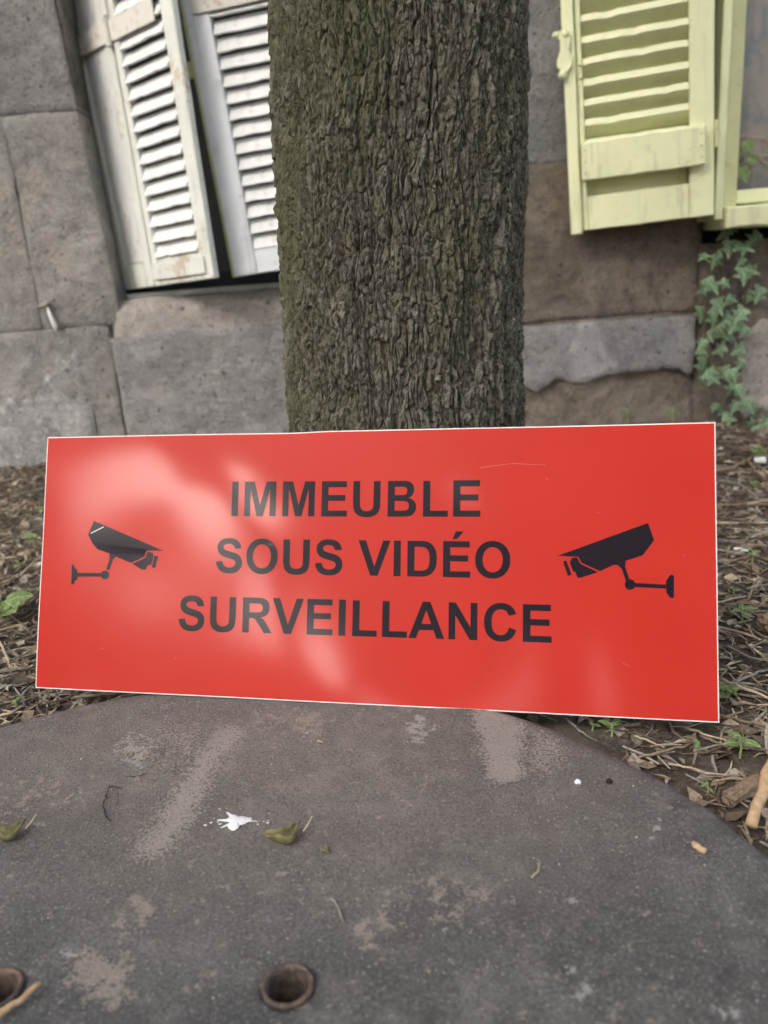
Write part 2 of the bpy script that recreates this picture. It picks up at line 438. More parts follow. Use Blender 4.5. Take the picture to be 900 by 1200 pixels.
for hx, hy in ((338, 1158), (-4, 1163)):
    hp = onz(hx, hy); Z = np.where(np.hypot(X - hp.x, Y - hp.y) < 0.05, -0.085, Z)
g = obj('ground', mesh_np('ground', np.stack([X, Y, Z], -1).reshape(-1, 3), grid_faces(len(ys), len(xs)), M['soil'], True))
tag(g, 'bare brown soil between the stone wall and the round slab', 'ground', kind='structure')

# ------------------------------------------------------------------ house wall of big stones
wall = empty('stone_wall', (0, YW, GZ))
tag(wall, 'old house wall of large grey and brown stone blocks behind the tree', 'wall')
def stone(x0, x1, z0, z1, mat, y=YW, amp=0.006, edge=0.004, depth=0.09, name='stone', rag=(0, 0), bev=0.012, sl=0.0, step=0.0075, ph=None, skew=0.0):
    nx = max(4, int((x1 - x0) / step)); nz = max(4, int((z1 - z0) / step))
    u = np.linspace(0, 1, nx); v = np.linspace(0, 1, nz); U, Vv = np.meshgrid(u, v)
    ph = random.random() * 50 if ph is None else ph
    x = x0 + U * (x1 - x0); z = z0 + Vv * (z1 - z0)
    x = x - skew * (z - 0.36) * U
    ew = lambda t: np.clip(1 - t / 0.08, 0, 1)
    x = x + edge * fbm(z * 14 + ph, U * 0 + ph, 0, 3) * (ew(U) + ew(1 - U)) * 0.8
    z = z + edge * fbm(x * 14 + ph, U * 0 + ph + 9, 0, 3) * (ew(Vv) + ew(1 - Vv)) * 0.8
    # ragged bottom / top edge of a broken render skin
    for k, side in ((0, 1 - Vv), (1, Vv)):
        if rag[k]:
            r = fbm(x * 9 + ph, x * 0, ph, 4); z = z + rag[k] * r * side ** 2
    d = np.minimum(np.minimum(U * (x1 - x0), (1 - U) * (x1 - x0)), np.minimum(Vv * (z1 - z0), (1 - Vv) * (z1 - z0)))
    yy = y + amp * fbm(x * 9 + ph, z * 9, ph, 5) + amp * 0.6 * perlin(x * 3, z * 3, ph) + bev * np.clip(1 - d / bev, 0, 1) ** 2 * 0.8
    yy = yy - sl * (1 - Vv)
    yy = yy + amp * 0.22 * fbm(x * 60 + ph, z * 60, ph, 3)
    F = grid_faces(nz, nx)
    V = np.stack([x, yy, z], -1).reshape(-1, 3)
    ring = np.concatenate([np.arange(nx), np.arange(1, nz) * nx + nx - 1, (nz - 1) * nx + np.arange(nx - 2, -1, -1), np.arange(nz - 2, 0, -1) * nx])
    A_ = V[ring].copy(); B = V[ring].copy(); B[:, 1] = y + depth
    n0 = len(V); nr_ = len(ring); r = np.arange(nr_); r1 = (r + 1) % nr_
    F2 = np.stack([n0 + r1, n0 + r, n0 + nr_ + r, n0 + nr_ + r1], -1)
    V = np.concatenate([V, A_, B]); V[:, 1] -= YW; V[:, 2] -= GZ
    return obj(name, mesh_np(name, V, [F, F2], mat, True), wall)
wx = lambda x, y: ony(x, y, YW).x
wz = lambda x, y: ony(x, y, YW).z
XJ = 0.5 * (wx(73, 0) + wx(143, 345))          # left jamb of the left window
ZL1 = 0.5 * (wz(0, 390) + wz(118, 382)); ZL2 = 0.5 * (wz(0, 137) + wz(85, 127))
XK = 0.5 * (wx(120, 385) + wx(152, 500))       # crack at the foot of the jamb
ZSILL = 0.5 * (wz(165, 352) + wz(330, 338)); ZSB = 0.5 * (wz(150, 385) + wz(330, 395))
XR = 0.5 * (wx(815, 280) + wx(817, 490)); ZR1 = 0.5 * (wz(615, 380) + wz(815, 363)); ZR2 = wz(640, 192)
ZR0 = wz(640, 452)
print('XJ', XJ, 'ZL', ZL1, ZL2, 'XK', XK, 'sill', ZSILL, ZSB, 'R', XR, ZR1, ZR2, ZR0)
gp = 0.0009
ZB = -0.10
XV = wx(26, 262)
XW0 = 0.22                                      # right jamb of the left window, behind the trunk
# left pier
for x0, x1, z0, z1, m, am in (
        (-2.3, -1.25, ZB, ZL1, 'stone_left', .006), (-1.25, XK, ZB, ZL1, 'stone_left', .007),
        (-2.3, -1.5, ZL1, ZL2, 'stone_gray', .006), (-1.5, XV, ZL1, ZL2, 'stone_left', .005), (XV, XJ, ZL1, ZL2, 'stone_left', .005),
        (-2.3, -1.1, ZL2, 1.15, 'stone_left', .006), (-1.1, XJ, ZL2, 1.15, 'stone_gray', .005),
        (-2.3, -1.4, 1.15, 1.62, 'stone_gray', .006), (-1.4, XJ, 1.15, 1.62, 'stone_left', .006)):
    stone(x0 + gp, x1 - gp, z0 + gp, z1 - gp, M[m], amp=am, bev=0.004, edge=0.003, skew=0.052 if x1 == XJ else 0.0)
# below the left window
stone(XK + gp, 0.30 - gp, ZSB - 0.03, ZSILL, M['stone_tan'], y=YW + 0.004, amp=0.006, depth=0.29, bev=0.03, sl=0.012)
stone(XK + gp, 0.30 - gp, ZB, ZSB - 0.034, M['stone_gray'], y=YW + 0.02, amp=0.005)
stone(XK + 0.008, 0.29, ZB, ZSB + 0.004, M['plaster'], y=YW - 0.022, amp=0.006, depth=0.04, name='plaster_patch', rag=(0, 0.022), bev=0.006)
stone(-1.5, wx(112, 500), ZB, wz(20, 462), M['plaster_pale'], y=YW - 0.006, amp=0.006, depth=0.03, name='plaster_patch', rag=(0, 0.15), bev=0.006)
# right of the trunk
for x0, x1, z0, z1, m, am in (
        (0.30, XR, ZB, ZR1, 'stone_brown', .012), (XW0, XR, ZR1, ZR2, 'stone_brown', .008),
        (XW0, XR, ZR2, 1.05, 'stone_gray', .007), (XW0, XR, 1.05, 1.62, 'stone_gray', .006),
        (XR, 1.25, ZB, 0.17, 'stone_brown', .01), (1.25, 2.3, ZB, 0.2, 'stone_gray', .008),
        (XR, 1.06, 0.17, 0.40, 'stone_brown', .008), (1.06, 1.7, 0.17, 0.40, 'stone_brown', .008), (1.7, 2.3, 0.2, 0.40, 'stone_gray', .008),
        (1.62, 2.3, 0.40, 0.95, 'stone_gray', .007), (1.62, 2.3, 0.95, 1.62, 'stone_brown', .007)):
    stone(x0 + gp, x1 - gp, z0 + gp, z1 - gp, M[m], amp=am, bev=0.006)
ZLIP = 0.5 * (wz(640, 455) + wz(790, 425))
stone(0.29, XR - 0.008, ZLIP, ZR1 - 0.008, M['plaster'], y=YW - 0.018, amp=0.007, depth=0.05, name='plaster_patch', rag=(0.028, 0), bev=0.006)
stone(wx(868, 440), 1.4, wz(870, 482), wz(880, 378), M['stone_tan'], y=YW - 0.008, amp=0.006, depth=0.03, name='plaster_patch', rag=(0.06, 0.05), bev=0.006)
for x0, x1, z in ((XJ, XW0, 1.42), (XR, 1.62, 1.42)):     # lintels
    stone(x0 + gp, x1 - gp, z, 1.62 - gp, M['stone_gray'], amp=.006)
def wbox(name, x0, x1, y0, y1, z0, z1, mat):
    bm = board_bm(x0, x1, y0 - YW, y1 - YW, z0 - GZ, z1 - GZ, 0)
    return bm_obj(name, bm, mat, wall)
# core of the wall behind the stones, leaving the two window openings free
wbox('mortar_bed', -2.3, XJ - 0.022, YW + 0.010, YW + 0.3, -0.2, 1.6, M['mortar'])
wbox('mortar_bed', XJ + 0.006, XW0 + 0.002, YW + 0.03, YW + 0.3, -0.2, ZSILL - 0.012, M['mortar'])
wbox('mortar_bed', XW0 - 0.004, XR + 0.006, YW + 0.010, YW + 0.3, -0.2, 1.6, M['mortar'])
XWR = 1.62
wbox('mortar_bed', XR + 0.008, XWR + 0.004, YW + 0.024, YW + 0.3, -0.2, 0.395, M['mortar'])
wbox('mortar_bed', XWR + 0.006, 2.3, YW + 0.010, YW + 0.3, -0.2, 1.6, M['mortar'])
wbox('mortar_bed', XJ + 0.006, XWR, YW + 0.026, YW + 0.3, 1.424, 1.6, M['mortar'])
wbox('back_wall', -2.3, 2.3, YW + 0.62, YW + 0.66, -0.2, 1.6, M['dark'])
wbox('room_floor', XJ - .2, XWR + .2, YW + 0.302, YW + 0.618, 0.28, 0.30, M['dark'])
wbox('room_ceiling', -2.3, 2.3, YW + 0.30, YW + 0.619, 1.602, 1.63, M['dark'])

# ------------------------------------------------------------------ shutters
def slat_mesh(name, width, depth, thick, tilt, mat, seed):
    """one louvre slat with a chipped, wavering edge; tilt>0: the front edge hangs low"""
    rr = np.random.default_rng(seed); n = 15
    V = []; F = []
    for i in range(n):
        x = width * i / (n - 1)
        e = rr.uniform(-1, 1) * 0.0006 + (0.0022 if rr.random() < .12 else 0); e2 = rr.uniform(-1, 1) * 0.0005
        prof = [(-depth / 2 + e, -thick / 2), (-depth / 2 + e - 0.001, thick / 2 + e2), (depth / 2, thick / 2), (depth / 2, -thick / 2)]
        for (p, q) in prof:
            V.append((x, p * math.cos(tilt) - q * math.sin(tilt), p * math.sin(tilt) + q * math.cos(tilt)))
    for i in range(n - 1):
        for k in range(4):
            F.append((i * 4 + k, i * 4 + (k + 1) % 4, i * 4 + 4 + (k + 1) % 4, i * 4 + 4 + k))
    F.append((0, 1, 2, 3)); F.append(((n - 1) * 4 + 3, (n - 1) * 4 + 2, (n - 1) * 4 + 1, (n - 1) * 4))
    bm = bm_from(V, F); bmesh.ops.recalc_face_normals(bm, faces=bm.faces)
    me = bpy.data.meshes.new(name); bm.to_mesh(me); bm.free(); me.materials.append(mat); return me
def leaf_shutter(root, W, H, x_off, mat, st_l, st_r, rail_b, rail_t, pitch, sd, sth, tilt, z_first=None, th=0.026, slat_mat=None):
    P = lambda nm, *a, **k: bm_obj(nm, board_bm(*a, **k), mat, root)
    P('stile', x_off, x_off + st_l, 0, th, 0, H, bev=0.002, rag=0.0006, seg=14)
    P('stile', x_off + W - st_r, x_off + W, 0, th, 0, H, bev=0.002, rag=0.0006, seg=14)
    P('rail', x_off + st_l + .0005, x_off + W - st_r - .0005, 0.002, th - .002, 0.0, rail_b, bev=0.002, rag=0.0006, seg=8)
    P('rail', x_off + st_l + .0005, x_off + W - st_r - .0005, 0.002, th - .002, H - rail_t, H, bev=0.002)
    w_ = W - st_l - st_r - 0.002
    ms_ = [slat_mesh('slat', w_, sd, sth, tilt, slat_mat or mat, k) for k in range(5)]
    z = (z_first if z_first is not None else rail_b + pitch * 0.45); k = 0
    while z < H - rail_t - pitch * 0.3:
        o = obj('slat', ms_[k % 5], root); o.location = (x_off + st_l + 0.001, th * 0.40, z)
        o.rotation_euler = (random.uniform(-.05, .05), random.uniform(-.008, .008), 0)
        z += pitch; k += 1
    return z
# --- left shutter: a narrow solid leaf folded beside a louvred leaf, swung 41 degrees out of the opening
ANG = math.radians(41)
p_bl = ony(147, 340, YW + 0.085)
def along(px, p0, ang):     # distance along a leaf (bottom-left p0, swung by ang) at which it crosses pixel column px
    v = ray(*px); d = Vector((math.cos(ang), -math.sin(ang)))
    # solve p0 + d*s = v*t in the xy plane
    A = np.array([[d.x, -v.x], [d.y, -v.y]]); s = np.linalg.solve(A, np.array([-p0.x, -p0.y])); return s[0]
s_mid = along((182, 336), p_bl, ANG); s_end = along((252, 334), p_bl, ANG)
HT = 0.98
t1 = empty('shutter', (p_bl.x, p_bl.y, p_bl.z), -ANG); t1.rotation_euler = (0, -0.045, -ANG)
tag(t1, 'white louvred shutter with narrow solid leaf and rusty hinge strap beside left stone pier', 'shutter', 'old window shutters')
nl = s_mid - 0.003
for (u0, u1, f0, f1, nm, mt) in ((0, .16, 0.0, .024, 'stile', 'cream'), (.165, .30, .008, .022, 'panel', 'white'), (.305, .76, 0.003, .022, 'panel', 'white'), (.765, .99, 0.0, .024, 'stile', 'cream')):
    z0 = 0 if nm == 'stile' else 0.055
    bm_obj(nm, board_bm(nl * u0, nl * u1, f0, f1, z0, HT, 0.0018, 0.0005, 12), M[mt], t1)
bm_obj('rail', board_bm(nl * .165, nl * .76, -0.001, .022, 0, 0.053, 0.0018, 0.0005, 4), M['cream'], t1)
for ch in t1.children:                              # the narrow leaf splays a little towards its top
    for v in ch.data.vertices: v.co.x -= 0.058 * v.co.z * (1 - v.co.x / s_mid)
zt = leaf_shutter(t1, s_end - s_mid, HT, s_mid, M['cream'], 0.020, 0.038, 0.058, 0.06, 0.0315, 0.031, 0.005, math.radians(60), slat_mat=M['white_slat'], th=0.015)
hz = ony(150, 42, YW - .02).z - p_bl.z
hs_ = bm_obj('hinge_strap', board_bm(-0.03, s_end - 0.055, -0.0055, -0.0015, hz - 0.004, hz + 0.036, 0.001, 0.0008, 10), M['rust_strap'], t1)
kn = tube([(s_mid - 0.004, -0.008, hz - 0.012), (s_mid - 0.004, -0.008, hz + 0.045)], [0.007, 0.007], 10)
bm_obj('hinge_knuckle', bm_from(*kn), M['rust_strap'], hs_)
bm_obj('corner_strap', board_bm(s_mid + 0.004, s_end - 0.02, -0.0045, -0.0015, 0.012, 0.046, 0.001, 0.0006, 8), M['cream'], t1)
# --- middle leaf
ANG2 = math.radians(9)
p2 = ony(275, 325, YW - 0.055)
s2 = 0.40
t2 = empty('shutter', (p2.x, p2.y, p2.z), -ANG2); t2.rotation_euler = (0, -0.080, -ANG2)
tag(t2, 'bluish white louvred shutter hanging half hidden behind the tree trunk', 'shutter', 'old window shutters')
stw = along((302, 322), p2, ANG2)
leaf_shutter(t2, s2, 0.95, 0, M['white_blue'], stw, 0.05, 0.050, 0.06, 0.0315, 0.031, 0.005, math.radians(60), slat_mat=M['white_slat'])
bm_obj('edge_strip', board_bm(-0.006, -0.0005, 0.004, 0.024, 0.0, 0.95, 0.001, 0.0006, 16), M['yellow_old'], t2)
bm_obj('catch', board_bm(-0.022, -0.0065, 0.004, 0.018, 0.395, 0.425, 0.003), M['yellow_old'], t2)
zs2 = ony(282, 10, YW).z - p2.z
bm_obj('strap', board_bm(0.02, s2 - 0.06, -0.005, -0.001, zs2 - 0.02, zs2 + 0.018, 0.0012, 0.0006, 8), M['rust_strap'], t2)
print('leaf widths', s_mid, s_end, stw)
# window behind the two white leaves
wl = empty('window', (0.5 * (XJ + XW0), YW + 0.2, ZSILL))
tag(wl, 'dark window opening behind the white shutters, left of the tree', 'window')
hw = 0.5 * (XW0 - XJ) - 0.002
zt_ = 1.42 - ZSILL
bm_obj('frame', board_bm(-hw, -hw + 0.05, -0.11, 0.03, 0.045, zt_, 0.003), M['cream'], wl)
bm_obj('frame', board_bm(hw - 0.05, hw, -0.02, 0.03, 0.045, zt_, 0.003), M['dark'], wl)
bm_obj('sill', board_bm(-hw, hw, -0.13, 0.05, 0.0, 0.012, 0.002, 0.001, 10), M['cream'], wl)
bm_obj('frame', board_bm(-hw, hw, -0.02, 0.03, 0.0125, 0.0445, 0.003), M['dark'], wl)
bm_obj('pane', board_bm(-hw + .05, hw - .05, 0.0, 0.004, 0.045, zt_, 0), M['glass'], wl)

# --- yellow shutter, hinged on the right window frame
ANG3 = math.radians(15)
pyr = ony(837, 252, YW - 0.120)                                # bottom of the hinge edge
d3 = Vector((math.cos(ANG3), -math.sin(ANG3)))
s3 = -along((669, 274), pyr, ANG3)
pyl = Vector((pyr.x - d3.x * s3, pyr.y - d3.y * s3, pyr.z - s3 * 0.045))
if pyl.y > YW - 0.006: print('yellow leaf touches wall', pyl)
t3 = empty('shutter', (pyl.x, pyl.y, pyl.z), -ANG3); t3.rotation_euler = (0, -0.045, -ANG3)
tag(t3, 'pale yellow louvred shutter with nailed cross board, open right of the tree', 'shutter', 'old window shutters')
A3 = lambda px: along(px, pyl, ANG3)
HY = 0.95
xb = A3((683, 270)); xi0 = A3((690, 200)); xi1 = A3((811, 200))
yel = M['yellow']
z3 = lambda x, y: ony(x, y, pyr.y + 0.03).z - pyl.z - 0.045 * s3 * 0.5
bm_obj('meeting_strip', board_bm(0, xb - .001, -0.012, 0.020, -0.006, HY, 0.002, 0.0006, 14), yel, t3)
bm_obj('stile', board_bm(xb, xi0, 0, 0.028, 0, HY, 0.002, 0.0005, 14), yel, t3)
bm_obj('stile', board_bm(xi1, s3, 0, 0.028, 0, HY, 0.002, 0.0005, 14), yel, t3)
zb_t = z3(750, 222)
bm_obj('rail', board_bm(xi0 + .0005, xi1 - .0005, 0.002, 0.026, 0, zb_t, 0.002, 0.0008, 10), yel, t3)
bm_obj('rail', board_bm(xi0 + .0005, xi1 - .0005, 0.002, 0.026, HY - .06, HY, 0.002), yel, t3)
bd0, bd1 = z3(755, 203), z3(755, 158)
nb = bm_obj('nailed_board', board_bm(xb + 0.004, A3((829, 180)), -0.020, -0.0015, bd0, bd1, 0.002, 0.001, 12), yel, t3)
for u in (0.03, 0.97):
    for q in (0.2, 0.5, 0.8):
        xx = xb + 0.004 + u * (A3((829, 180)) - xb - 0.004); zz = bd0 + q * (bd1 - bd0)
        bm = bmesh.new(); bmesh.ops.create_uvsphere(bm, u_segments=8, v_segments=5, radius=0.0028, matrix=Matrix.Translation((xx, -0.0200, zz)) @ Matrix.Diagonal((1, .5, 1, 1)))
        bm_obj('nail', bm, M['yellow_old'], nb)
ms_ = [slat_mesh('slat', xi1 - xi0 - 0.002, 0.036, 0.0155, math.radians(-36), M['yellow_slat'], 40 + k) for k in range(5)]
zc = z3(750, 140); pit = 0.0385; k = -2
while zc + k * pit < HY - 0.07:
    o = obj('slat', ms_[k % 5], t3); o.location = (xi0 + 0.001, 0.018, zc + k * pit); o.rotation_euler = (random.uniform(-.04, .04), random.uniform(-.008, .008), 0); k += 1
bm_obj('slat_backing', board_bm(xi0 + .0005, xi1 - .0005, 0.0335, 0.0365, zb_t, HY - .06, 0), yel, t3)
# latch: a keeper with two knobs and a curved plate
lz = z3(652, 50)
lt = bmesh.new()
prof = [(0.0, 0.030), (0.010, 0.026), (0.011, 0.010), (0.007, -0.002), (0.013, -0.018), (0.013, -0.030), (0.006, -0.040), (-0.007, -0.040), (-0.016, -0.030), (-0.016, -0.018), (-0.009, -0.002), (-0.008, 0.018), (-0.018, 0.022), (-0.018, 0.032), (-0.006, 0.034)]
fr = [lt.verts.new((x + 0.004, -0.022, lz + z)) for x, z in prof]; bk = [lt.verts.new((x + 0.004, -0.0125, lz + z)) for x, z in prof]
lt.faces.new(fr); lt.faces.new(bk[::-1])
for i in range(len(prof)): lt.faces.new((fr[i], bk[i], bk[(i + 1) % len(prof)], fr[(i + 1) % len(prof)]))
bmesh.ops.recalc_face_normals(lt, faces=lt.faces)
la = bm_obj('latch', lt, yel, t3)
for (dx, dz, r) in ((0.008, 0.027, 0.0075), (-0.002, -0.046, 0.009), (-0.012, 0.027, 0.007)):
    bm = bmesh.new(); bmesh.ops.create_uvsphere(bm, u_segments=12, v_segments=8, radius=r, matrix=Matrix.Translation((dx, -0.020, lz + dz)))
    bm_obj('latch_knob', bm, yel, la, True)
for zz in (lz - 0.03, lz - 0.055):
    bm = bmesh.new(); bmesh.ops.create_uvsphere(bm, u_segments=8, v_segments=6, radius=0.003, matrix=Matrix.Translation((xb + 0.008, -0.001, zz)))
    bm_obj('screw_head', bm, M['yellow_old'], t3)
for zz in (0.13, 0.62):
    bm_obj('hinge', bm_from(*tube([(s3 + 0.004, 0.0, zz), (s3 + 0.004, 0.0, zz + 0.05)], [0.0045, 0.0045], 10)), M['yellow_old'], t3)

# --- right window: frame, pane, sill
XF0 = ony(842, 130, YW - 0.09).x
wr = empty('window', (XF0, YW - 0.09, ony(850, 262, YW - 0.09).z))
tag(wr, 'yellow framed window with a dusty pane at the right edge', 'window')
zo = wr.location.z
def wpt(x, y, Yoff): p = ony(x, y, YW - 0.09 + Yoff); return p.x - XF0, p.z - zo
x_a = wpt(852, 130, 0)[0]; x_b = wpt(864, 130, 0.05)[0]
zp0 = wpt(880, 222, 0.05)[1]; zs0 = wpt(880, 266, 0.0)[1]; zs1 = wpt(880, 240, 0.0)[1]
ww = XWR - XF0
bm_obj('frame', board_bm(0, x_a, -0.005, 0.10, 0.008, 1.0, 0.002, 0.0006, 16), M['yellow'], wr)
bm_obj('frame', board_bm(x_a + .001, x_b, 0.03, 0.10, 0.03, 1.0, 0.002, 0.0006, 16), M['yellow_old'], wr)
bm_obj('frame', board_bm(ww - 0.05, ww, 0.0, 0.10, 0.03, 1.0, 0.002), M['yellow_old'], wr)
bm_obj('frame', board_bm(x_a + .001, ww - .051, 0.03, 0.10, 0.955, 1.0, 0.002), M['yellow_old'], wr)
bm_obj('frame', board_bm(x_b + .001, ww - .051, 0.035, 0.09, zs1 + .004, zp0, 0.003, 0.0006, 12), M['yellow'], wr)
bm_obj('sill', board_bm(x_a + 0.006, ww, -0.012, 0.12, zs0, zs1, 0.004, 0.0025, 30), M['yellow'], wr)
pn = bm_obj('pane', board_bm(x_b + .001, ww - .051, 0.066, 0.069, zp0, 0.955, 0), M['glass'], wr)
# curtain behind the pane
nx = 160; U = np.linspace(0, 1, nx); zz = np.linspace(zo + 0.02, zo + 0.97, 12)
Xc, Zc = np.meshgrid(XF0 + 0.02 + U * (ww - 0.08), zz)
Yc = YW + 0.07 + 0.010 * np.sin(Xc * 120 + 1.5 * np.sin(Xc * 31)) + 0.004 * perlin(Xc * 40, Zc * 4)
cu = obj('curtain', mesh_np('curtain', np.stack([Xc, Yc, Zc], -1).reshape(-1, 3), grid_faces(12, nx), M['curtain'], True))
tag(cu, 'beige curtain hanging behind the pane of the yellow framed window', 'curtain')
sd_ = cu.modifiers.new('thick', 'SOLIDIFY'); sd_.thickness = 0.002

# peg with white drip on the left pier
pp = ony(57, 357, YW - 0.002)
pg = empty('wall_peg', (pp.x, YW - 0.004, pp.z))
tag(pg, 'small pale peg with a white drip hanging on the left stone pier', 'peg')
bm_obj('peg', bm_from(*tube([(-0.016, -0.010, -0.004), (-0.004, -0.014, 0.0), (0.014, -0.012, 0.006)], [0.005, 0.006, 0.0035], 8, jitter=.15)), M['stone_tan'], pg, True)
bm_obj('drip', bm_from(*tube([(0.001, -0.012, -0.004), (0.004, -0.012, -0.022), (0.010, -0.011, -0.045), (0.011, -0.010, -0.062)], [0.002, 0.0045, 0.006, 0.001], 8)), M['chalk'], pg, True)
bm_obj('shank', bm_from(*tube([(0.0, 0.008, 0.0), (0.0, -0.012, 0.0)], [0.0035, 0.0035], 8)), M['rust_steel'], pg, True)

# ------------------------------------------------------------------ tree
def bis(pl, pr):
    a_, b_ = ray(*pl), ray(*pr); a1 = math.atan2(a_.x, a_.y); a2 = math.atan2(b_.x, b_.y)
    return 0.5 * (a1 + a2), 0.5 * (a2 - a1)
m0, h0 = bis((341, 500), (611, 500)); m1, h1 = bis((318, 5), (616, 5))
D0 = 0.954
R0 = D0 * math.sin(h0); R1 = D0 * math.sin(h1)
ax0 = Vector((D0 * math.sin(m0), D0 * math.cos(m0))); ax1 = Vector((D0 * math.sin(m1), D0 * math.cos(m1)))
zt0 = ony(476, 500, D0 - .03).z; zt1 = ony(467, 5, D0 - .03).z
print('trunk', R0, R1, ax0, ax1, zt0, zt1)
tree = empty('tree', (ax0.x, ax0.y, GZ))
tag(tree, 'tree with rough ridged bark standing right behind the red sign', 'tree')
zr = np.concatenate([np.linspace(-0.06, 0.13, 24)[:-1], np.arange(0.13, 0.80, 0.00135), np.linspace(0.80, 2.5, 90)[1:]])
th = np.concatenate([np.arange(-100, 100, 0.31), np.arange(100, 260, 1.6)])
th = np.radians(th)                                # 0 faces the camera
TH, ZZ = np.meshgrid(th, zr)
S = TH * R0                                        # arc length
k_ = (ZZ - zt0) / (zt1 - zt0)
kk = np.clip(k_, -0.6, 4.5)
axx = ax0.x + (ax1.x - ax0.x) * kk; axy = ax0.y + (ax1.y - ax0.y) * kk
RR = R0 + (R1 - R0) * kk - 0.0048
RR = RR + 0.04 * np.exp(-(ZZ + 0.06) / 0.05) * (1 + 0.3 * np.cos(TH * 4 + 1)) + 0.004 * perlin(np.cos(TH) * 1.6, np.sin(TH) * 1.6, ZZ * 4) * np.clip(1.2, 0, 1)
wrp = 0.010 * fbm(S * 22, ZZ * 9, 2.0, 3) + 0.006 * ZZ / 0.3 * np.sin(ZZ * 4)
s_ = S + wrp
z_ = ZZ + 0.008 * fbm(S * 40, ZZ * 30, 5.0, 3)
# ridges: long interlacing vertical plates parted by furrows
r1 = np.abs(perlin(s_ / 0.0145, z_ / 0.11, 0.4)); r2 = np.abs(perlin(s_ / 0.0085 + 31, z_ / 0.05, 7.7))
rid = np.clip(r1 * 3.0, 0, 1) * 0.68 + np.clip(r2 * 2.6, 0, 1) * 0.32
f1_, f2_, cid = worley(s_ / 0.0062 + 0.34 * fbm(S * 140, ZZ * 55, 1, 2), z_ / 0.022 + 0.25 * fbm(S * 150, ZZ * 60, 8, 2))
fl_edge = sstep(0.02, 0.22, f2_ - f1_)
g1_, g2_, gid = worley(s_ / 0.0030 + 50 + 0.3 * fbm(S * 300, ZZ * 130, 3, 2), z_ / 0.0070)
gl_edge = sstep(0.0, 0.25, g2_ - g1_)
hgt = 0.0066 * rid + 0.0024 * sstep(0.0, 0.30, f2_ - f1_) + 0.0030 * (cid - 0.4) * fl_edge + 0.0018 * (gid - 0.5) * gl_edge - 0.0006 * (1 - gl_edge)
hgt += 0.0011 * fbm(S * 330, ZZ * 170, 4, 3)
hgt += 0.0025 * perlin(s_ / 0.03, z_ / 0.07, 4.4)
RR = RR + hgt
Xt = axx + RR * np.sin(TH); Yt = axy - RR * np.cos(TH)
V = np.stack([Xt - ax0.x, Yt - ax0.y, ZZ - GZ], -1).reshape(-1, 3)
flake = 0.55 * cid + 0.45 * gid
moss = np.clip(0.28 + 0.5 * fbm(S * 9, ZZ * 5, 9, 4) - 1.1 * (S) + 0.25 * sstep(0.25, 0.6, ZZ), 0, 1)
tr = obj('trunk', mesh_np('trunk', V, grid_faces(len(zr), len(th), True), M['bark'], False, {'flake': flake.ravel(), 'moss': moss.ravel()}), tree)
# limbs and crown overhead (above the frame; they shade the place and show in the gloss of the sign)
kt = (2.5 - zt0) / (zt1 - zt0); kt = min(kt, 4.5)
top = Vector((ax0.x + (ax1.x - ax0.x) * kt - ax0.x, ax0.y + (ax1.y - ax0.y) * kt - ax0.y, 2.42 - GZ))
limb_pts = []
rl = random.Random(21)
for i in range(9):
    an = i * 2.4 + rl.uniform(-.3, .3); ln = rl.uniform(1.1, 1.9); el = rl.uniform(0.35, 1.0)
    pts = [top + Vector((0, 0, -0.05 * (i % 3)))]
    for q in range(1, 5):
        t = q / 4
        pts.append(top + Vector((math.cos(an) * ln * t * math.cos(el) + rl.uniform(-.08, .08), math.sin(an) * ln * t * math.cos(el) + rl.uniform(-.08, .08), ln * t * math.sin(el) * (1 + 0.2 * t))))
    bm_obj('limb', bm_from(*tube(pts, [0.06, 0.045, 0.032, 0.02, 0.008], 8)), M['bark'], tree, True)
    limb_pts += pts[2:]

# ------------------------------------------------------------------ sign frame (needed for the crown's gaps too)
TLp, TRp, BRp, BLp = [np.array([x - 450, y - 600, 1.0]) for x, y in ((57, 512), (838, 496), (843, 847), (42, 806))]
vh = np.cross(np.cross(TLp, TRp), np.cross(BLp, BRp)); vh /= vh[2]
vv = np.cross(np.cross(TLp, BLp), np.cross(TRp, BRp)); vv /= vv[2]
U_ = -(RT * vh[0] - UP * vh[1] + fwd * FPX); U_.normalize()
V_ = (RT * vv[0] - UP * vv[1] + fwd * FPX); V_.normalize()
V_ = (V_ - U_ * V_.dot(U_)).normalized()
N_ = U_.cross(V_).normalized()                   # towards the viewer
if N_.y > 0: N_ = -N_
SO = onz(42, 806, 0.003)
def on_sign(x, y):
    v = ray(x, y); return CAMPOS + v * ((SO - CAMPOS).dot(N_) / v.dot(N_))
def suv(x, y):
    p = on_sign(x, y) - SO; return p.dot(U_), p.dot(V_)
SW = 0.5 * (suv(843, 847)[0] + suv(838, 496)[0] - suv(57, 512)[0]); SH = 0.5 * (suv(57, 512)[1] + suv(838, 496)[1] - suv(843, 847)[1])
print('sign', SW, SH, U_, V_, N_, 'BR', on_sign(843, 847))
tp = on_sign(450, 503); nh_ = Vector((N_.x, N_.y)).normalized()
# distance of the trunk axis from the sign's top edge, horizontally
print('trunk gap', (ax0 - Vector((tp.x, tp.y))).dot(-nh_) - R0)

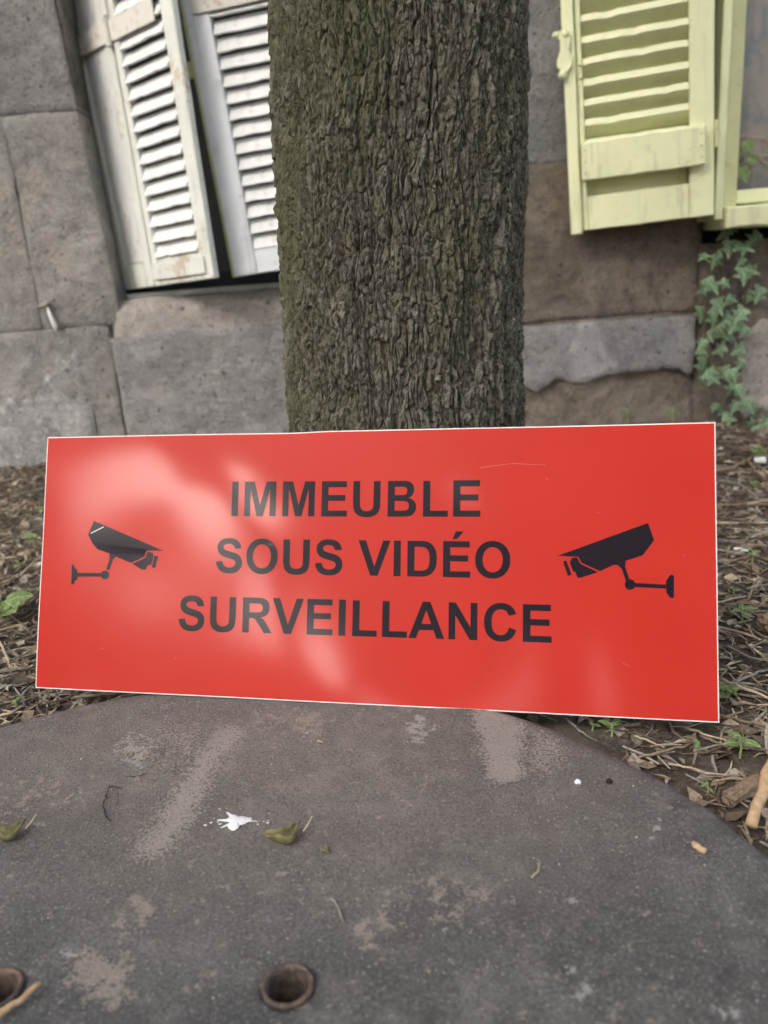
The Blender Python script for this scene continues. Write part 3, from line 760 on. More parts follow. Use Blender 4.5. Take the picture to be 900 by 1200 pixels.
# crown leaves
def crown_gap_lines():
    out = []
    for (x, y, r) in GAPS:
        p = on_sign(x, y); d = (p - CAMPOS).normalized(); rf = d - 2 * d.dot(N_) * N_
        out.append((p, rf, r))
    return out
GAPS = [(150, 585, 60), (240, 640, 62), (345, 600, 40), (300, 715, 40), (400, 740, 44), (330, 545, 28), (470, 800, 30), (575, 805, 26), (690, 800, 30), (520, 560, 22), (735, 610, 10)]  # glare spots on the sign; leaves on their mirrored rays are dropped
gl = crown_gap_lines()
print('reflect', [tuple(round(c, 2) for c in g[1]) for g in gl])
NL = 4500
rc = np.random.default_rng(5)
cen = []
while len(cen) < NL:
    k = rc.integers(0, 260)
    rk = np.random.default_rng(1000 + int(k))
    cl = np.array([rk.uniform(-2.6, 2.6), rk.uniform(-2.9, 2.2), rk.uniform(3.0, 4.6)])
    p = cl + rc.normal(size=3) * np.array([.3, .3, .16])
    if math.hypot(p[0], p[1]) < 2.7: cen.append(p + np.array([ax0.x, ax0.y - 0.3, 0]))
cen = np.array(cen)
def leaf_cloud(cen, rc, l0, l1, org, mat):
    nL = len(cen); a_ = rc.uniform(0, 2 * np.pi, nL); tl_ = rc.normal(0, 0.6, (nL, 2)); ln = rc.uniform(l0, l1, nL)
    ux = np.stack([np.cos(a_), np.sin(a_), tl_[:, 0]], -1) * ln[:, None]; uy = np.stack([-np.sin(a_), np.cos(a_), tl_[:, 1]], -1) * ln[:, None] * 0.5
    fold = np.array([0, 0, 0.012])
    V = np.stack([cen - ux, cen + uy + fold - ux * .1, cen + ux, cen - uy + fold - ux * .1], 1) - np.array(org)
    F = np.arange(nL * 4).reshape(-1, 4); F = np.concatenate([F[:, [0, 1, 2]], F[:, [0, 2, 3]]])
    return mesh_np('crown', V.reshape(-1, 3), F, mat)
tag(obj('crown', leaf_cloud(cen, rc, .045, .085, (ax0.x, ax0.y, GZ), M['crown']), tree), kind='stuff')
# unseen trees added behind the camera; gaps cut in them shape the sign's glare
for i, (bx, by, hh, rad) in enumerate(((-7.6, -4.6, 6.6, 2.3), (-5.2, -6.4, 7.2, 2.4), (-2.6, -7.2, 7.4, 2.4), (0.0, -7.4, 7.0, 2.3), (-9.0, -2.0, 5.4, 2.0))):
    t = empty('tree', (bx, by, GZ)); r_ = np.random.default_rng(60 + i)
    tag(t, ('unseen bushy tree added behind the photographer, far left', 'unseen bushy tree added behind the photographer, second from left', 'unseen bushy tree added behind the photographer, third from left', 'unseen bushy tree added straight behind the photographer', 'unseen bushy tree added beside the wall, left of the photographer')[i], 'tree', 'unseen trees added behind the photographer')
    bm_obj('trunk', bm_from(*tube([(0, 0, -.1), (.05, .03, .9), (0, .06, 1.8), (.05, 0, 3.0)], [.13, .1, .08, .04], 10)), M['bark'], t, True)
    n = 13000; q = r_.normal(size=(n, 3)); q /= np.linalg.norm(q, axis=1)[:, None]; q *= (r_.random(n) ** .45)[:, None]
    cc_ = q * np.array([rad, rad * .7, hh * .5]) + np.array([bx, by, hh * .55])
    cc_ += 0.25 * np.stack([perlin(cc_[:, 0] * 2, cc_[:, 1] * 2, cc_[:, 2] * 2 + 9 * k) for k in range(3)], -1)
    keep = cc_[:, 2] > 0.25
    for (p, d, r) in gl:
        qq = cc_ - np.array(p); tt = qq @ np.array(d); dist = np.linalg.norm(qq - tt[:, None] * np.array(d), axis=1)
        keep &= dist > (tt + 0.9) * r / FPX * (1 + 0.5 * perlin(cc_[:, 0] * 3, cc_[:, 1] * 3, cc_[:, 2] * 3))
    tag(obj('crown', leaf_cloud(cc_[keep], r_, .10, .17, (bx, by, GZ), M['crown']), t), kind='stuff')

# ------------------------------------------------------------------ round slab
holes = []
for hx, hy, rr in ((338, 1158, 31), (-3, 1163, 29)):
    c0 = onz(hx, hy); holes.append((c0.x, c0.y, (onz(hx + rr, hy).x - onz(hx - rr, hy).x) / 2))
slab = empty('concrete_slab', (SCX, SCY, -0.06))
tag(slab, 'round dark concrete slab with steel ringed holes lying on the soil below the sign', 'slab')
pts, edges = [], []
def ringpts(cx, cy, r, n, jit=0.0):
    i0 = len(pts)
    for k in range(n):
        an = 2 * math.pi * k / n
        q = r + jit * float(fbm(math.cos(an) * 14, math.sin(an) * 14, .5, 3))
        pts.append(Vector((cx + q * math.cos(an), cy + q * math.sin(an))))
    for k in range(n): edges.append((i0 + k, i0 + (k + 1) % n))
    return i0
NS = 420
ringpts(SCX, SCY, SR - 0.004, NS, 0.0022)
hst = [ringpts(hx, hy, hr * 0.86, 40) for hx, hy, hr in holes]
st = 0.0055
gx, gy = np.meshgrid(np.arange(SCX - SR, SCX + SR, st), np.arange(SCY - SR, SCY + SR, st))
gx = (gx + RNG.uniform(-.3, .3, gx.shape) * st).ravel(); gy = (gy + RNG.uniform(-.3, .3, gy.shape) * st).ravel()
ok = np.hypot(gx - SCX, gy - SCY) < SR - 0.010
for hx, hy, hr in holes: ok &= np.hypot(gx - hx, gy - hy) > hr * 0.86 + 0.002
pts += [Vector((a1, b1)) for a1, b1 in zip(gx[ok], gy[ok])]
vo, eo, fo, ov, oe, of = delaunay_2d_cdt(pts, edges, [], 0, 1e-6)
P2 = np.array([[v.x, v.y] for v in vo])
fo = np.array([f for f in fo if len(f) == 3])
cn = P2[fo].mean(1)
okf = np.hypot(cn[:, 0] - SCX, cn[:, 1] - SCY) < SR
for hx, hy, hr in holes: okf &= np.hypot(cn[:, 0] - hx, cn[:, 1] - hy) > hr * 0.86 * 0.995
fo = fo[okf]
e1 = P2[fo[:, 1]] - P2[fo[:, 0]]; e2 = P2[fo[:, 2]] - P2[fo[:, 0]]
fl_ = (e1[:, 0] * e2[:, 1] - e1[:, 1] * e2[:, 0]) < 0
fo[fl_] = fo[fl_][:, ::-1]
x, y = P2[:, 0], P2[:, 1]
z = 0.0012 * fbm(x * 9, y * 9, .2, 4) + 0.0006 * fbm(x * 60, y * 60, 2, 3)
rd = np.hypot(x - SCX, y - SCY); z = z - 0.004 * sstep(SR - 0.014, SR - 0.003, rd)
P2s = P2 + 0.0065 * np.stack([fbm(x * 26, y * 26, 5, 4), fbm(x * 26, y * 26, 8, 4)], -1) + 0.0015 * np.stack([fbm(x * 130, y * 130, 5, 2), fbm(x * 130, y * 130, 8, 2)], -1)
def seg_d(p0, p1):
    a0 = np.array([p0.x, p0.y]); b0 = np.array([p1.x, p1.y]); ab = b0 - a0
    t = np.clip(((P2s - a0) @ ab) / (ab @ ab), 0, 1)
    return np.linalg.norm(P2s - a0 - t[:, None] * ab, axis=1), t
def capsule(p0, p1, w0, w1, soft=0.35):
    d, t = seg_d(onz(*p0), onz(*p1))
    wa = onz(p0[0] + w0, p0[1]).x - onz(*p0).x; wb = onz(p1[0] + w1, p1[1]).x - onz(*p1).x
    wd = wa + (wb - wa) * t
    return np.clip((1 + soft - d / wd) / (2 * soft), 0, 1)
def blob(px, py, rx, ry, soft=0.5, rot=0):
    c0 = onz(px, py); ex = onz(px + rx, py) - c0; ey = onz(px, py + ry) - c0
    A = np.linalg.inv(np.array([[ex.x, ey.x], [ex.y, ey.y]])); q = (P2s - np.array([c0.x, c0.y])) @ A.T
    return np.clip((1 + soft - np.linalg.norm(q, axis=1)) / (2 * soft), 0, 1)
mx = lambda *l: np.maximum.reduce(l)
warm_light = 0.75 * mx(blob(330, 870, 330, 130, 1.0), 0.8 * blob(60, 900, 160, 90, 1.0), 0.7 * blob(430, 1000, 120, 60, 1.0))  # brighter, warmer light near the sign, painted into the slab colour
worn = mx(0.9 * capsule((266, 858), (183, 990), 15, 21, .95), 1.0 * capsule((584, 840), (592, 905), 30, 22, .5), 0.55 * blob(640, 880, 22, 35), 0.45 * blob(215, 870, 60, 40, .9))
tan = 0.75 * mx(blob(122, 1145, 36, 34), 0.8 * blob(440, 1085, 24, 22), 0.7 * blob(155, 1068, 24, 20), .6 * blob(520, 1050, 45, 25, .8), .5 * blob(30, 930, 60, 25, .8), 0.8 * blob(345, 845, 40, 14, .8))
pale = mx(0.62 * blob(492, 852, 17, 19, .3), 0.5 * blob(160, 880, 20, 28, .5), 0.8 * blob(690, 1170, 18, 10), .75 * blob(668, 1056, 10, 8), .8 * capsule((763, 990), (772, 955), 3, 3), .7 * blob(540, 1092, 18, 4), .7 * blob(670, 1140, 6, 10), .7 * blob(80, 1115, 10, 6), .6 * blob(855, 1185, 14, 8))
dark = 0.75 * mx(blob(792, 946, 13, 8, .3), 0.8 * blob(795, 1158, 24, 6), .85 * blob(852, 1145, 20, 20, .6), 0.55 * blob(570, 925, 40, 22, .7), 0.6 * blob(700, 870, 60, 16, .8), 0.6 * blob(800, 930, 50, 14, .8))
n2 = len(P2); V3 = np.stack([x - SCX, y - SCY, z + 0.06], -1)
# outer rim and hole walls
tris = [fo]
orr = np.arange(NS); rim = [orr]
quads = []; allV = [V3]; nV = n2
prev = orr
for (dr, zz_) in ((0.004, -0.007), (0.0045, -0.03), (0.002, -0.075)):
    q = P2[:NS] - np.array([SCX, SCY]); L_ = np.linalg.norm(q, axis=1)[:, None]; q = q * (1 + dr / L_)
    jz = 0.003 * perlin(q[:, 0] * 40, q[:, 1] * 40, 2.2)
    allV.append(np.stack([q[:, 0], q[:, 1], np.full(NS, zz_ + 0.06) + jz], -1)); cur = nV + np.arange(NS); nV += NS
    quads.append(np.stack([prev, cur, np.roll(cur, -1), np.roll(prev, -1)], -1)); prev = cur
for i0, (hx, hy, hr) in zip(hst, holes):
    top_ = i0 + np.arange(40); q = P2[top_] - np.array([SCX, SCY])
    allV.append(np.stack([q[:, 0], q[:, 1], np.full(40, -0.075 + 0.06)], -1)); cur = nV + np.arange(40); nV += 40
    quads.append(np.stack([top_, np.roll(top_, -1), np.roll(cur, -1), cur], -1))
pad = lambda v: np.concatenate([v, np.zeros(nV - n2)])
obj('slab_body', mesh_np('slab_body', np.concatenate(allV), [fo] + quads, M['slab'], True, {'warm_light': pad(warm_light), 'worn': pad(worn), 'tan': pad(tan), 'pale': pad(pale), 'dark': pad(dark)}), slab)
for hx, hy, hr in holes:                           # steel collars let into the holes
    bm = bmesh.new(); prof = [(0.845, -0.055), (0.85, 0.0005), (0.98, 0.0006), (1.0, 0.0018), (0.97, 0.0034), (0.90, 0.0040), (0.83, 0.0034), (0.785, 0.001), (0.775, -0.004), (0.77, -0.055)]
    rows = []
    for k in range(40):
        an = 2 * math.pi * k / 40; jr = 1 + 0.02 * float(perlin(math.cos(an) * 2, math.sin(an) * 2, hx * 9))
        rows.append([bm.verts.new((hx - SCX + hr * p * jr * math.cos(an), hy - SCY + hr * p * jr * math.sin(an), 0.06 + zz_ + 0.0004 * float(perlin(math.cos(an) * 5, math.sin(an) * 5, p * 8)))) for p, zz_ in prof])
    for k in range(40):
        for i in range(len(prof) - 1): bm.faces.new((rows[k][i], rows[(k + 1) % 40][i], rows[(k + 1) % 40][i + 1], rows[k][i + 1]))
    bmesh.ops.recalc_face_normals(bm, faces=bm.faces)
    bm_obj('steel_ring', bm, M['rust_steel'], slab, True)
    bm = bmesh.new(); nn = 16; gv = {}
    for i in range(nn + 1):
        for j in range(nn + 1):
            xx, yy2 = (i / nn - .5) * 2 * hr, (j / nn - .5) * 2 * hr
            gv[i, j] = bm.verts.new((hx - SCX + xx, hy - SCY + yy2, 0.06 - 0.040 + 0.006 * float(fbm((hx + xx) * 90, (hy + yy2) * 90, .1, 3))))
    for i in range(nn):
        for j in range(nn):
            if math.hypot(i + .5 - nn / 2, j + .5 - nn / 2) < nn * 0.41: bm.faces.new((gv[i, j], gv[i + 1, j], gv[i + 1, j + 1], gv[i, j + 1]))
    bm_obj('hole_fill', bm, M['hole_dark'], slab, True)
# hairline cracks: thin dark strips laid on the slab
def crack(pxs, w_):
    P = []
    for i in range(len(pxs) - 1):
        a0, b0 = onz(*pxs[i], 0.0), onz(*pxs[i + 1], 0.0)
        for t in np.linspace(0, 1, 6)[:-1]: P.append(a0.lerp(b0, t) + Vector((random.uniform(-1, 1), random.uniform(-1, 1), 0)) * 0.0008)
    P.append(onz(*pxs[-1])); bm = bmesh.new(); Lv = []
    for i, p in enumerate(P):
        t = P[min(i + 1, len(P) - 1)] - P[max(i - 1, 0)]; nrm = Vector((-t.y, t.x, 0)).normalized(); ww_ = w_ * random.uniform(.35, 1) * (0.3 if i in (0, len(P) - 1) else 1)
        Lv.append([bm.verts.new(p + nrm * s * ww_ + Vector((-SCX, -SCY, 0.06 + 0.0016 - 0.0004 * abs(s) ))) for s in (-1, 1)])
    for i in range(len(P) - 1): bm.faces.new((Lv[i][0], Lv[i + 1][0], Lv[i + 1][1], Lv[i][1]))
    bm_obj('crack', bm, M['crackdark'], slab)
crack([(128, 922), (126, 932), (121, 944), (124, 958), (131, 964)], 0.0007)
crack([(128, 922), (137, 924), (143, 925)], 0.0005)
crack([(138, 928), (139, 938), (136, 946)], 0.0004)
crack([(148, 911), (160, 911), (172, 908)], 0.0006)

# ------------------------------------------------------------------ the sign
sign = empty('warning_sign')
sign.matrix_world = Matrix(((U_.x, V_.x, N_.x, SO.x), (U_.y, V_.y, N_.y, SO.y), (U_.z, V_.z, N_.z, SO.z), (0, 0, 0, 1)))
tag(sign, 'glossy red video surveillance sign with black lettering leaning against the tree trunk', 'sign')
def bow(u, v):
    return 0.0016 * np.sin(u * 9 + 1) * (0.4 + v * 3) + 0.0007 * np.sin(u * 23 + v * 14) + 0.0005 * np.sin(v * 30 + u * 6)
TH_ = 0.0032
nu, nv_ = 120, 48
def panel(name, u0, u1, v0, v1, zf, zb, mat):
    Ug, Vg = np.meshgrid(np.linspace(u0, u1, nu), np.linspace(v0, v1, nv_))
    top_wob = 0.0007 * np.tanh((Ug - 0.30 * 1.0) * 60) * (Vg / SH)       # the small step in the upper edge
    A1 = np.stack([Ug, Vg + top_wob, bow(Ug, Vg) + zf], -1).reshape(-1, 3); A2 = A1.copy(); A2[:, 2] += zb - zf
    n0 = len(A1); F1 = grid_faces(nv_, nu); F2 = F1[:, ::-1] + n0
    ring = np.concatenate([np.arange(nu), np.arange(1, nv_) * nu + nu - 1, (nv_ - 1) * nu + np.arange(nu - 2, -1, -1), np.arange(nv_ - 2, 0, -1) * nu])
    r1 = np.roll(ring, -1)
    nr_ = len(ring); k1 = 2 * n0 + np.arange(nr_); k2 = np.roll(k1, -1)
    F3 = np.stack([k2, k1, k1 + nr_, k2 + nr_], -1)
    me = mesh_np(name, np.concatenate([A1, A2, A1[ring], A2[ring]]), [F1, F2, F3], mat, False)
    sm = np.zeros(len(me.polygons), bool); sm[:len(F1)] = True
    me.polygons.foreach_set('use_smooth', sm)
    return obj(name, me, sign)
panel('panel_core', 0, SW, 0, SH, 0.0, -TH_, M['core'])
eg = 0.0011
panel('red_face', eg, SW - eg, eg, SH - eg, 0.00035, 0.00005, M['red'])
# glyph outlines of a bold grotesque, 1466 units to the capital height
def G(*items):
    out = []
    for it in items:
        if len(it) == 2: out.append(it)
        else:
            x0_, y0_ = out[-1]; cx, cy, x1_, y1_ = it
            for k in range(1, 6):
                t = k / 5; out.append(((1 - t) ** 2 * x0_ + 2 * t * (1 - t) * cx + t * t * x1_, (1 - t) ** 2 * y0_ + 2 * t * (1 - t) * cy + t * t * y1_))
    if math.dist(out[0], out[-1]) < 1: out.pop()
    return out
def sup(cx, cy, rx, ry, e=2.12, n=48):
    o = []
    for k in range(n):
        an = 2 * math.pi * k / n; c_, s_2 = math.cos(an), math.sin(an)
        o.append((cx + rx * math.copysign(abs(c_) ** (2 / e), c_), cy + ry * math.copysign(abs(s_2) ** (2 / e), s_2)))
    return o
Eo = G((149, 0), (149, 1466), (1236, 1466), (1236, 1218), (445, 1218), (445, 893), (1181, 893), (1181, 646), (445, 646), (445, 247), (1264, 247), (1264, 0))
GL = {
 'I': (569, [[G((140, 0), (140, 1466), (436, 1466), (436, 0))]]),
 'M': (1706, [[G((145, 0), (145, 1466), (588, 1466), (854, 466), (1117, 1466), (1561, 1466), (1561, 0), (1286, 0), (1286, 1154), (995, 0), (710, 0), (420, 1154), (420, 0))]]),
 'E': (1366, [[Eo]]),
 'É': (1366, [[Eo], [G((528, 1551), (666, 1863), (1003, 1863), (709, 1551))]]),
 'L': (1251, [[G((157, 0), (157, 1454), (453, 1454), (453, 247), (1189, 247), (1189, 0))]]),
 'N': (1479, [[G((152, 0), (152, 1466), (440, 1466), (1040, 487), (1040, 1466), (1315, 1466), (1315, 0), (1018, 0), (427, 956), (427, 0))]]),
 'V': (1366, [[G((523, 0), (-1, 1466), (320, 1466), (691, 381), (1050, 1466), (1364, 1466), (839, 0))]]),
 'A': (1479, [[G((1471, 0), (1149, 0), (1021, 333), (435, 333), (314, 0), (0, 0), (571, 1466), (884, 1466)), G((926, 580), (724, 1124), (526, 580))]]),
 'U': (1479, [[G((147, 1466), (443, 1466), (443, 672), (443, 483, 454, 427), (473, 337, 544, 282), (616, 228, 740, 228), (866, 228, 930, 279), (994, 331, 1007, 405), (1020, 480, 1020, 653), (1020, 1466), (1316, 1466), (1316, 696), (1316, 432, 1292, 323), (1268, 214, 1203, 139), (1139, 64, 1031, 19), (923, -25, 749, -25), (539, -25, 430, 23), (322, 72, 259, 149), (196, 227, 176, 312), (147, 438, 147, 684))]]),
 'B': (1479, [[G((150, 1466), (736, 1466), (960, 1466, 1050, 1432), (1150, 1395, 1205, 1305), (1258, 1215, 1258, 1104), (1258, 985, 1194, 886), (1130, 800, 1020, 770), (1180, 725, 1265, 630), (1350, 530, 1350, 405), (1350, 270, 1285, 175), (1220, 80, 1110, 35), (1020, 0, 650, 0), (150, 0)),
               G((446, 1222), (619, 1222), (830, 1222, 882, 1208), (962, 1180, 962, 1058), (962, 930, 872, 896), (830, 883, 650, 883), (446, 883)),
               G((446, 639), (723, 639), (900, 639, 960, 605), (1043, 550, 1043, 446), (1043, 340, 985, 290), (930, 247, 764, 247), (446, 247))]]),
 'D': (1479, [[G((148, 1466), (689, 1466), (872, 1466, 968, 1438), (1097, 1400, 1189, 1303), (1281, 1206, 1329, 1065), (1377, 925, 1377, 719), (1377, 538, 1332, 407), (1277, 247, 1175, 148), (1098, 73, 967, 31), (869, 0, 705, 0), (148, 0)),
               G((444, 1218), (444, 247), (665, 247), (789, 247, 844, 261), (916, 279, 963, 322), (1011, 365, 1041, 463), (1071, 562, 1071, 733), (1071, 904, 1041, 995), (1011, 1087, 957, 1138), (903, 1190, 820, 1208), (758, 1218, 577, 1218))]]),
 'R': (1479, [[G((150, 0), (150, 1466), (773, 1466), (1008, 1466, 1114, 1426), (1221, 1387, 1285, 1286), (1349, 1185, 1349, 1055), (1349, 890, 1252, 782), (1155, 675, 962, 647), (1058, 591, 1120, 524), (1183, 457, 1289, 286), (1468, 0), (1114, 0), (900, 319), (786, 490, 744, 534), (702, 579, 655, 595), (608, 612, 506, 612), (446, 612), (446, 0)),
               G((446, 846), (665, 846), (878, 846, 931, 864), (984, 882, 1014, 926), (1044, 970, 1044, 1036), (1044, 1110, 1004, 1155), (965, 1201, 893, 1213), (857, 1218, 677, 1218), (446, 1218))]]),
 'S': (1366, [[G((74, 477), (362, 505), (388, 360, 467, 292), (547, 224, 682, 224), (825, 224, 897, 284), (970, 345, 970, 426), (970, 478, 939, 514), (909, 551, 833, 578), (781, 596, 596, 642), (358, 701, 262, 787), (127, 908, 127, 1082), (127, 1194, 190, 1291), (254, 1389, 373, 1440), (493, 1491, 662, 1491), (938, 1491, 1077, 1370), (1217, 1249, 1224, 1047), (928, 1034), (909, 1147, 846, 1196), (784, 1246, 659, 1246), (530, 1246, 457, 1193), (410, 1159, 410, 1102), (410, 1050, 454, 1013), (510, 966, 726, 915), (942, 864, 1045, 809), (1149, 755, 1207, 660), (1266, 566, 1266, 427), (1266, 301, 1196, 191), (1126, 81, 998, 27), (870, -26, 679, -26), (401, -26, 252, 102), (103, 231, 74, 477))]]),
 'C': (1479, [[G((1086, 539), (1373, 448), (1307, 208, 1153, 91), (1000, -25, 764, -25), (472, -25, 284, 174), (96, 374, 96, 720), (96, 1086, 285, 1288), (474, 1491, 782, 1491), (1051, 1491, 1219, 1332), (1319, 1238, 1369, 1062), (1076, 992), (1050, 1106, 967, 1172), (885, 1238, 767, 1238), (604, 1238, 502, 1121), (401, 1004, 401, 742), (401, 464, 501, 346), (601, 228, 761, 228), (879, 228, 964, 303), (1049, 378, 1086, 539))]]),
 'O': (1593, [[sup(797, 733, 707, 758), sup(797, 733, 402, 505)]]),
 ' ': (569, []),
}
def print_mesh(name, polys, zoff, mat=None):
    """polys: list of [outer, hole...] in sign u,v; a thin film following the bow of the panel"""
    V, F = [], []
    for loops in polys:
        ls = [[Vector((p[0], p[1], 0)) for p in l] for l in loops]
        flat = [p for l in ls for p in l]; i0 = len(V)
        V += [(p.x, p.y, float(bow(p.x, p.y)) + zoff) for p in flat]
        for t in tessellate_polygon(ls):
            a0, b0, c0 = (flat[i] for i in t)
            if (b0 - a0).cross(c0 - a0).z < 0: t = t[::-1]
            F.append([i0 + i for i in t])
    return obj(name, mesh_np(name, V, np.array(F), mat or M['black'], True), sign)
LINES = (('IMMEUBLE', (271.8, 605.0), (563, 605.6), (273, 564), (562.5, 563.2)),
         ('SOUS VIDÉO', (253, 671.0), (598, 677.8), (255, 632), (597, 634)),
         ('SURVEILLANCE', (209, 738.5), (646.5, 753.3), (211, 697.8), (645.5, 709.0)))
for txt, bl, br, tl, tr_ in LINES:
    a0, b0 = Vector(suv(*bl)), Vector(suv(*br)); c0, d0 = Vector(suv(*tl)), Vector(suv(*tr_))
    capH = 0.5 * ((c0 - a0).y + (d0 - b0).y)
    pen = 0; polys = []; xs_ = []
    for ch in txt:
        adv, gl_ = GL[ch]
        for loops in gl_:
            polys.append([[(pen + p[0], p[1]) for p in l] for l in loops]); xs_ += [pen + p[0] for p in loops[0]]
        pen += adv
    x0_, x1_ = min(xs_), max(xs_)
    vb0, vb1 = a0.y, b0.y
    f = lambda p: (a0.x + (b0.x - a0.x) * (p[0] - x0_) / (x1_ - x0_), vb0 + (vb1 - vb0) * (p[0] - x0_) / (x1_ - x0_) + capH * p[1] / 1466)
    print(txt, 'cap', capH, 'baseline', vb0, vb1)
    print_mesh('lettering', [[[f(p) for p in l] for l in loops] for loops in polys], 0.00055)
scm = NB('pale_scuff', 0.5); scm.col((0.56, 0.11, 0.09))
sf = []
for (p0, p1) in (((562, 548), (600, 543)), ((600, 543), (640, 545)), ((112, 612), (118, 610)), ((800, 650), (803, 652)), ((150, 625), (153, 624)), ((640, 560), (643, 562)), ((730, 777), (738, 781)), ((455, 745), (461, 741)), ((205, 770), (207, 773)), ((120, 760), (123, 759)), ((700, 600), (702, 601))):
    a0, b0 = Vector(suv(*p0)), Vector(suv(*p1)); nn = (b0 - a0).orthogonal().normalized() * 0.00035
    sf.append([[tuple(a0 - nn), tuple(b0 - nn * .5), tuple(b0 + nn * .5), tuple(a0 + nn)]])
tag(print_mesh('scuff_marks', sf, 0.0005, scm.m), kind='stuff')
def circ(cx, cy, r, n=24): return [(cx + r * math.cos(2 * math.pi * k / n), cy + r * math.sin(2 * math.pi * k / n)) for k in range(n)]
PIC = (((70, 590), 6.0, [
          [(245, 122), (732, 333), (610, 330), (598, 375), (503, 418), (400, 375), (348, 350), (270, 322), (235, 280), (205, 222), (210, 205)],
          [(352, 352), (398, 375), (378, 395), (352, 470), (330, 462), (352, 395)], circ(322, 502, 30),
          [(130, 488), (296, 488), (296, 515), (130, 515)],
          [(90, 432), (104, 428), (112, 450), (130, 470), (132, 530), (112, 548), (104, 570), (88, 568)],
          [(512, 424), (602, 382), (616, 338), (655, 345), (662, 375), (645, 430), (618, 436), (605, 465), (580, 466)],
          [(668, 365), (694, 372), (672, 455), (648, 448)]],
         [[(222, 208), (226, 212), (315, 168), (312, 163)]]),
        ((640, 600), 900 / 170, [
          [(632, 68), (670, 175), (600, 268), (560, 282), (510, 298), (495, 301), (440, 329), (420, 328), (335, 367), (218, 315), (200, 278), (70, 272)],
          [(442, 328), (494, 302), (490, 340), (515, 415), (495, 432), (470, 355)], circ(520, 450, 33),
          [(548, 440), (742, 450), (742, 475), (548, 466)], [(742, 430), (765, 395), (778, 388), (792, 395), (792, 530), (780, 535), (765, 528), (745, 500)],
          [(322, 373), (212, 320), (192, 280), (160, 285), (146, 312), (165, 365), (182, 375), (195, 408), (215, 408)],
          [(105, 308), (125, 300), (158, 388), (135, 397)]], []))
for (ox, oy), sc2, shapes, lines in PIC:
    conv = lambda sh: [suv(ox + p[0] / sc2, oy + p[1] / sc2) for p in sh]
    pm = print_mesh('camera_pictogram', [[conv(sh)] for sh in shapes], 0.00055)
    for ln_ in lines: print_mesh('print_line', [[conv(ln_)]], 0.0008, M['core'])

# ------------------------------------------------------------------ ivy on the wall
def leaf_mesh(name, outline, mat, curl=0.15, fold=0.2):
    """a lobed leaf, about 1 unit long, stalk at the origin, folded along its midrib; a fan with two rows for curl"""
    n = len(outline); V = [(0, 0, 0)]; F = []
    for s in (0.55, 1.0):
        for (x_, y_) in outline:
            cy = 0.42; px, py = x_ * s, cy + (y_ - cy) * s
            V.append((px, py, abs(px) * fold - curl * (py - cy) ** 2 - curl * px * px * 1.6))
    V[0] = (0, 0.42, 0)
    for i in range(n):
        j = (i + 1) % n
        F.append((0, 1 + i, 1 + j)); F.append((1 + i, 1 + n + i, 1 + n + j, 1 + j))
    bm = bm_from(V, F); me = bpy.data.meshes.new(name); bm.to_mesh(me); bm.free()
    for p in me.polygons: p.use_smooth = True
    me.materials.append(mat); return me
half = [(0.0, 0.02), (0.10, -0.08), (0.30, -0.06), (0.44, 0.10), (0.26, 0.24), (0.30, 0.34), (0.58, 0.52), (0.34, 0.56), (0.20, 0.62), (0.12, 0.80)]
ivy_out = half + [(0.0, 1.05)] + [(-a1, b1) for a1, b1 in half[:0:-1]]
half2 = [(0.0, 0.0), (0.12, 0.12), (0.24, 0.32), (0.26, 0.52), (0.20, 0.74), (0.09, 0.92)]
oval_out = half2 + [(0.0, 1.02)] + [(-a1, b1) for a1, b1 in half2[:0:-1]]
half3 = [(0.0, 0.0), (0.14, 0.06), (0.34, 0.02), (0.42, 0.18), (0.30, 0.30), (0.46, 0.42), (0.50, 0.60), (0.30, 0.60), (0.24, 0.76), (0.14, 0.90)]
lob_out = half3 + [(0.0, 1.0)] + [(-a1, b1) for a1, b1 in half3[:0:-1]]
ivyM = [leaf_mesh('leaf', ivy_out, M['ivy'], c, f) for c, f in ((.25, .22), (.45, .12), (.1, .35))]
ovalM = [leaf_mesh('leaf', oval_out, M['sprout'], c, f) for c, f in ((.25, .3), (.5, .2))]
lobM = [leaf_mesh('leaf', lob_out, M['sprout'], c, f) for c, f in ((.2, .2), (.4, .12))]
def put_leaf(parent, me, p, size, direc, normal, roll=0.0):
    """leaf at p (relative to the parent), pointing along direc with its face to normal"""
    d = Vector(direc).normalized(); nn = Vector(normal); nn = (nn - d * nn.dot(d)).normalized(); s = d.cross(nn)
    o = obj('leaf', me, parent)
    mtx = Matrix(((s.x, d.x, nn.x, p[0]), (s.y, d.y, nn.y, p[1]), (s.z, d.z, nn.z, p[2]), (0, 0, 0, 1)))
    o.matrix_local = mtx @ Matrix.Rotation(roll, 4, 'Y') @ Matrix.Diagonal((size, size, size, 1))
    return o
ib = onz(885, 520, GZ); ivy = empty('ivy_plant', (ib.x, YW - 0.03, GZ + 0.02))
tag(ivy, 'ivy climbing up the wall joint below the yellow window', 'ivy')
IV = [(165,230),(215,250),(280,195),(345,190),(390,155),(255,125),(380,290),(345,310),(160,370),(205,355),(265,345),(375,405),(410,395),(295,415),(235,445),(155,480),(215,505),(325,485),(265,505),(305,530),(280,585),(160,610),(175,650),(235,635),(320,640),(165,710),(215,730),(265,745),(300,750),(165,790),(205,760),(290,810),(325,825),(215,890),(250,905),(300,890),(370,885),(410,915),(280,940),(370,965),(425,1010),(440,960),(325,1080),(345,1110),(240,100),(290,95),(230,230),(330,250),(250,560),(330,700),(345,560),(195,580)]
iL = ivy.location
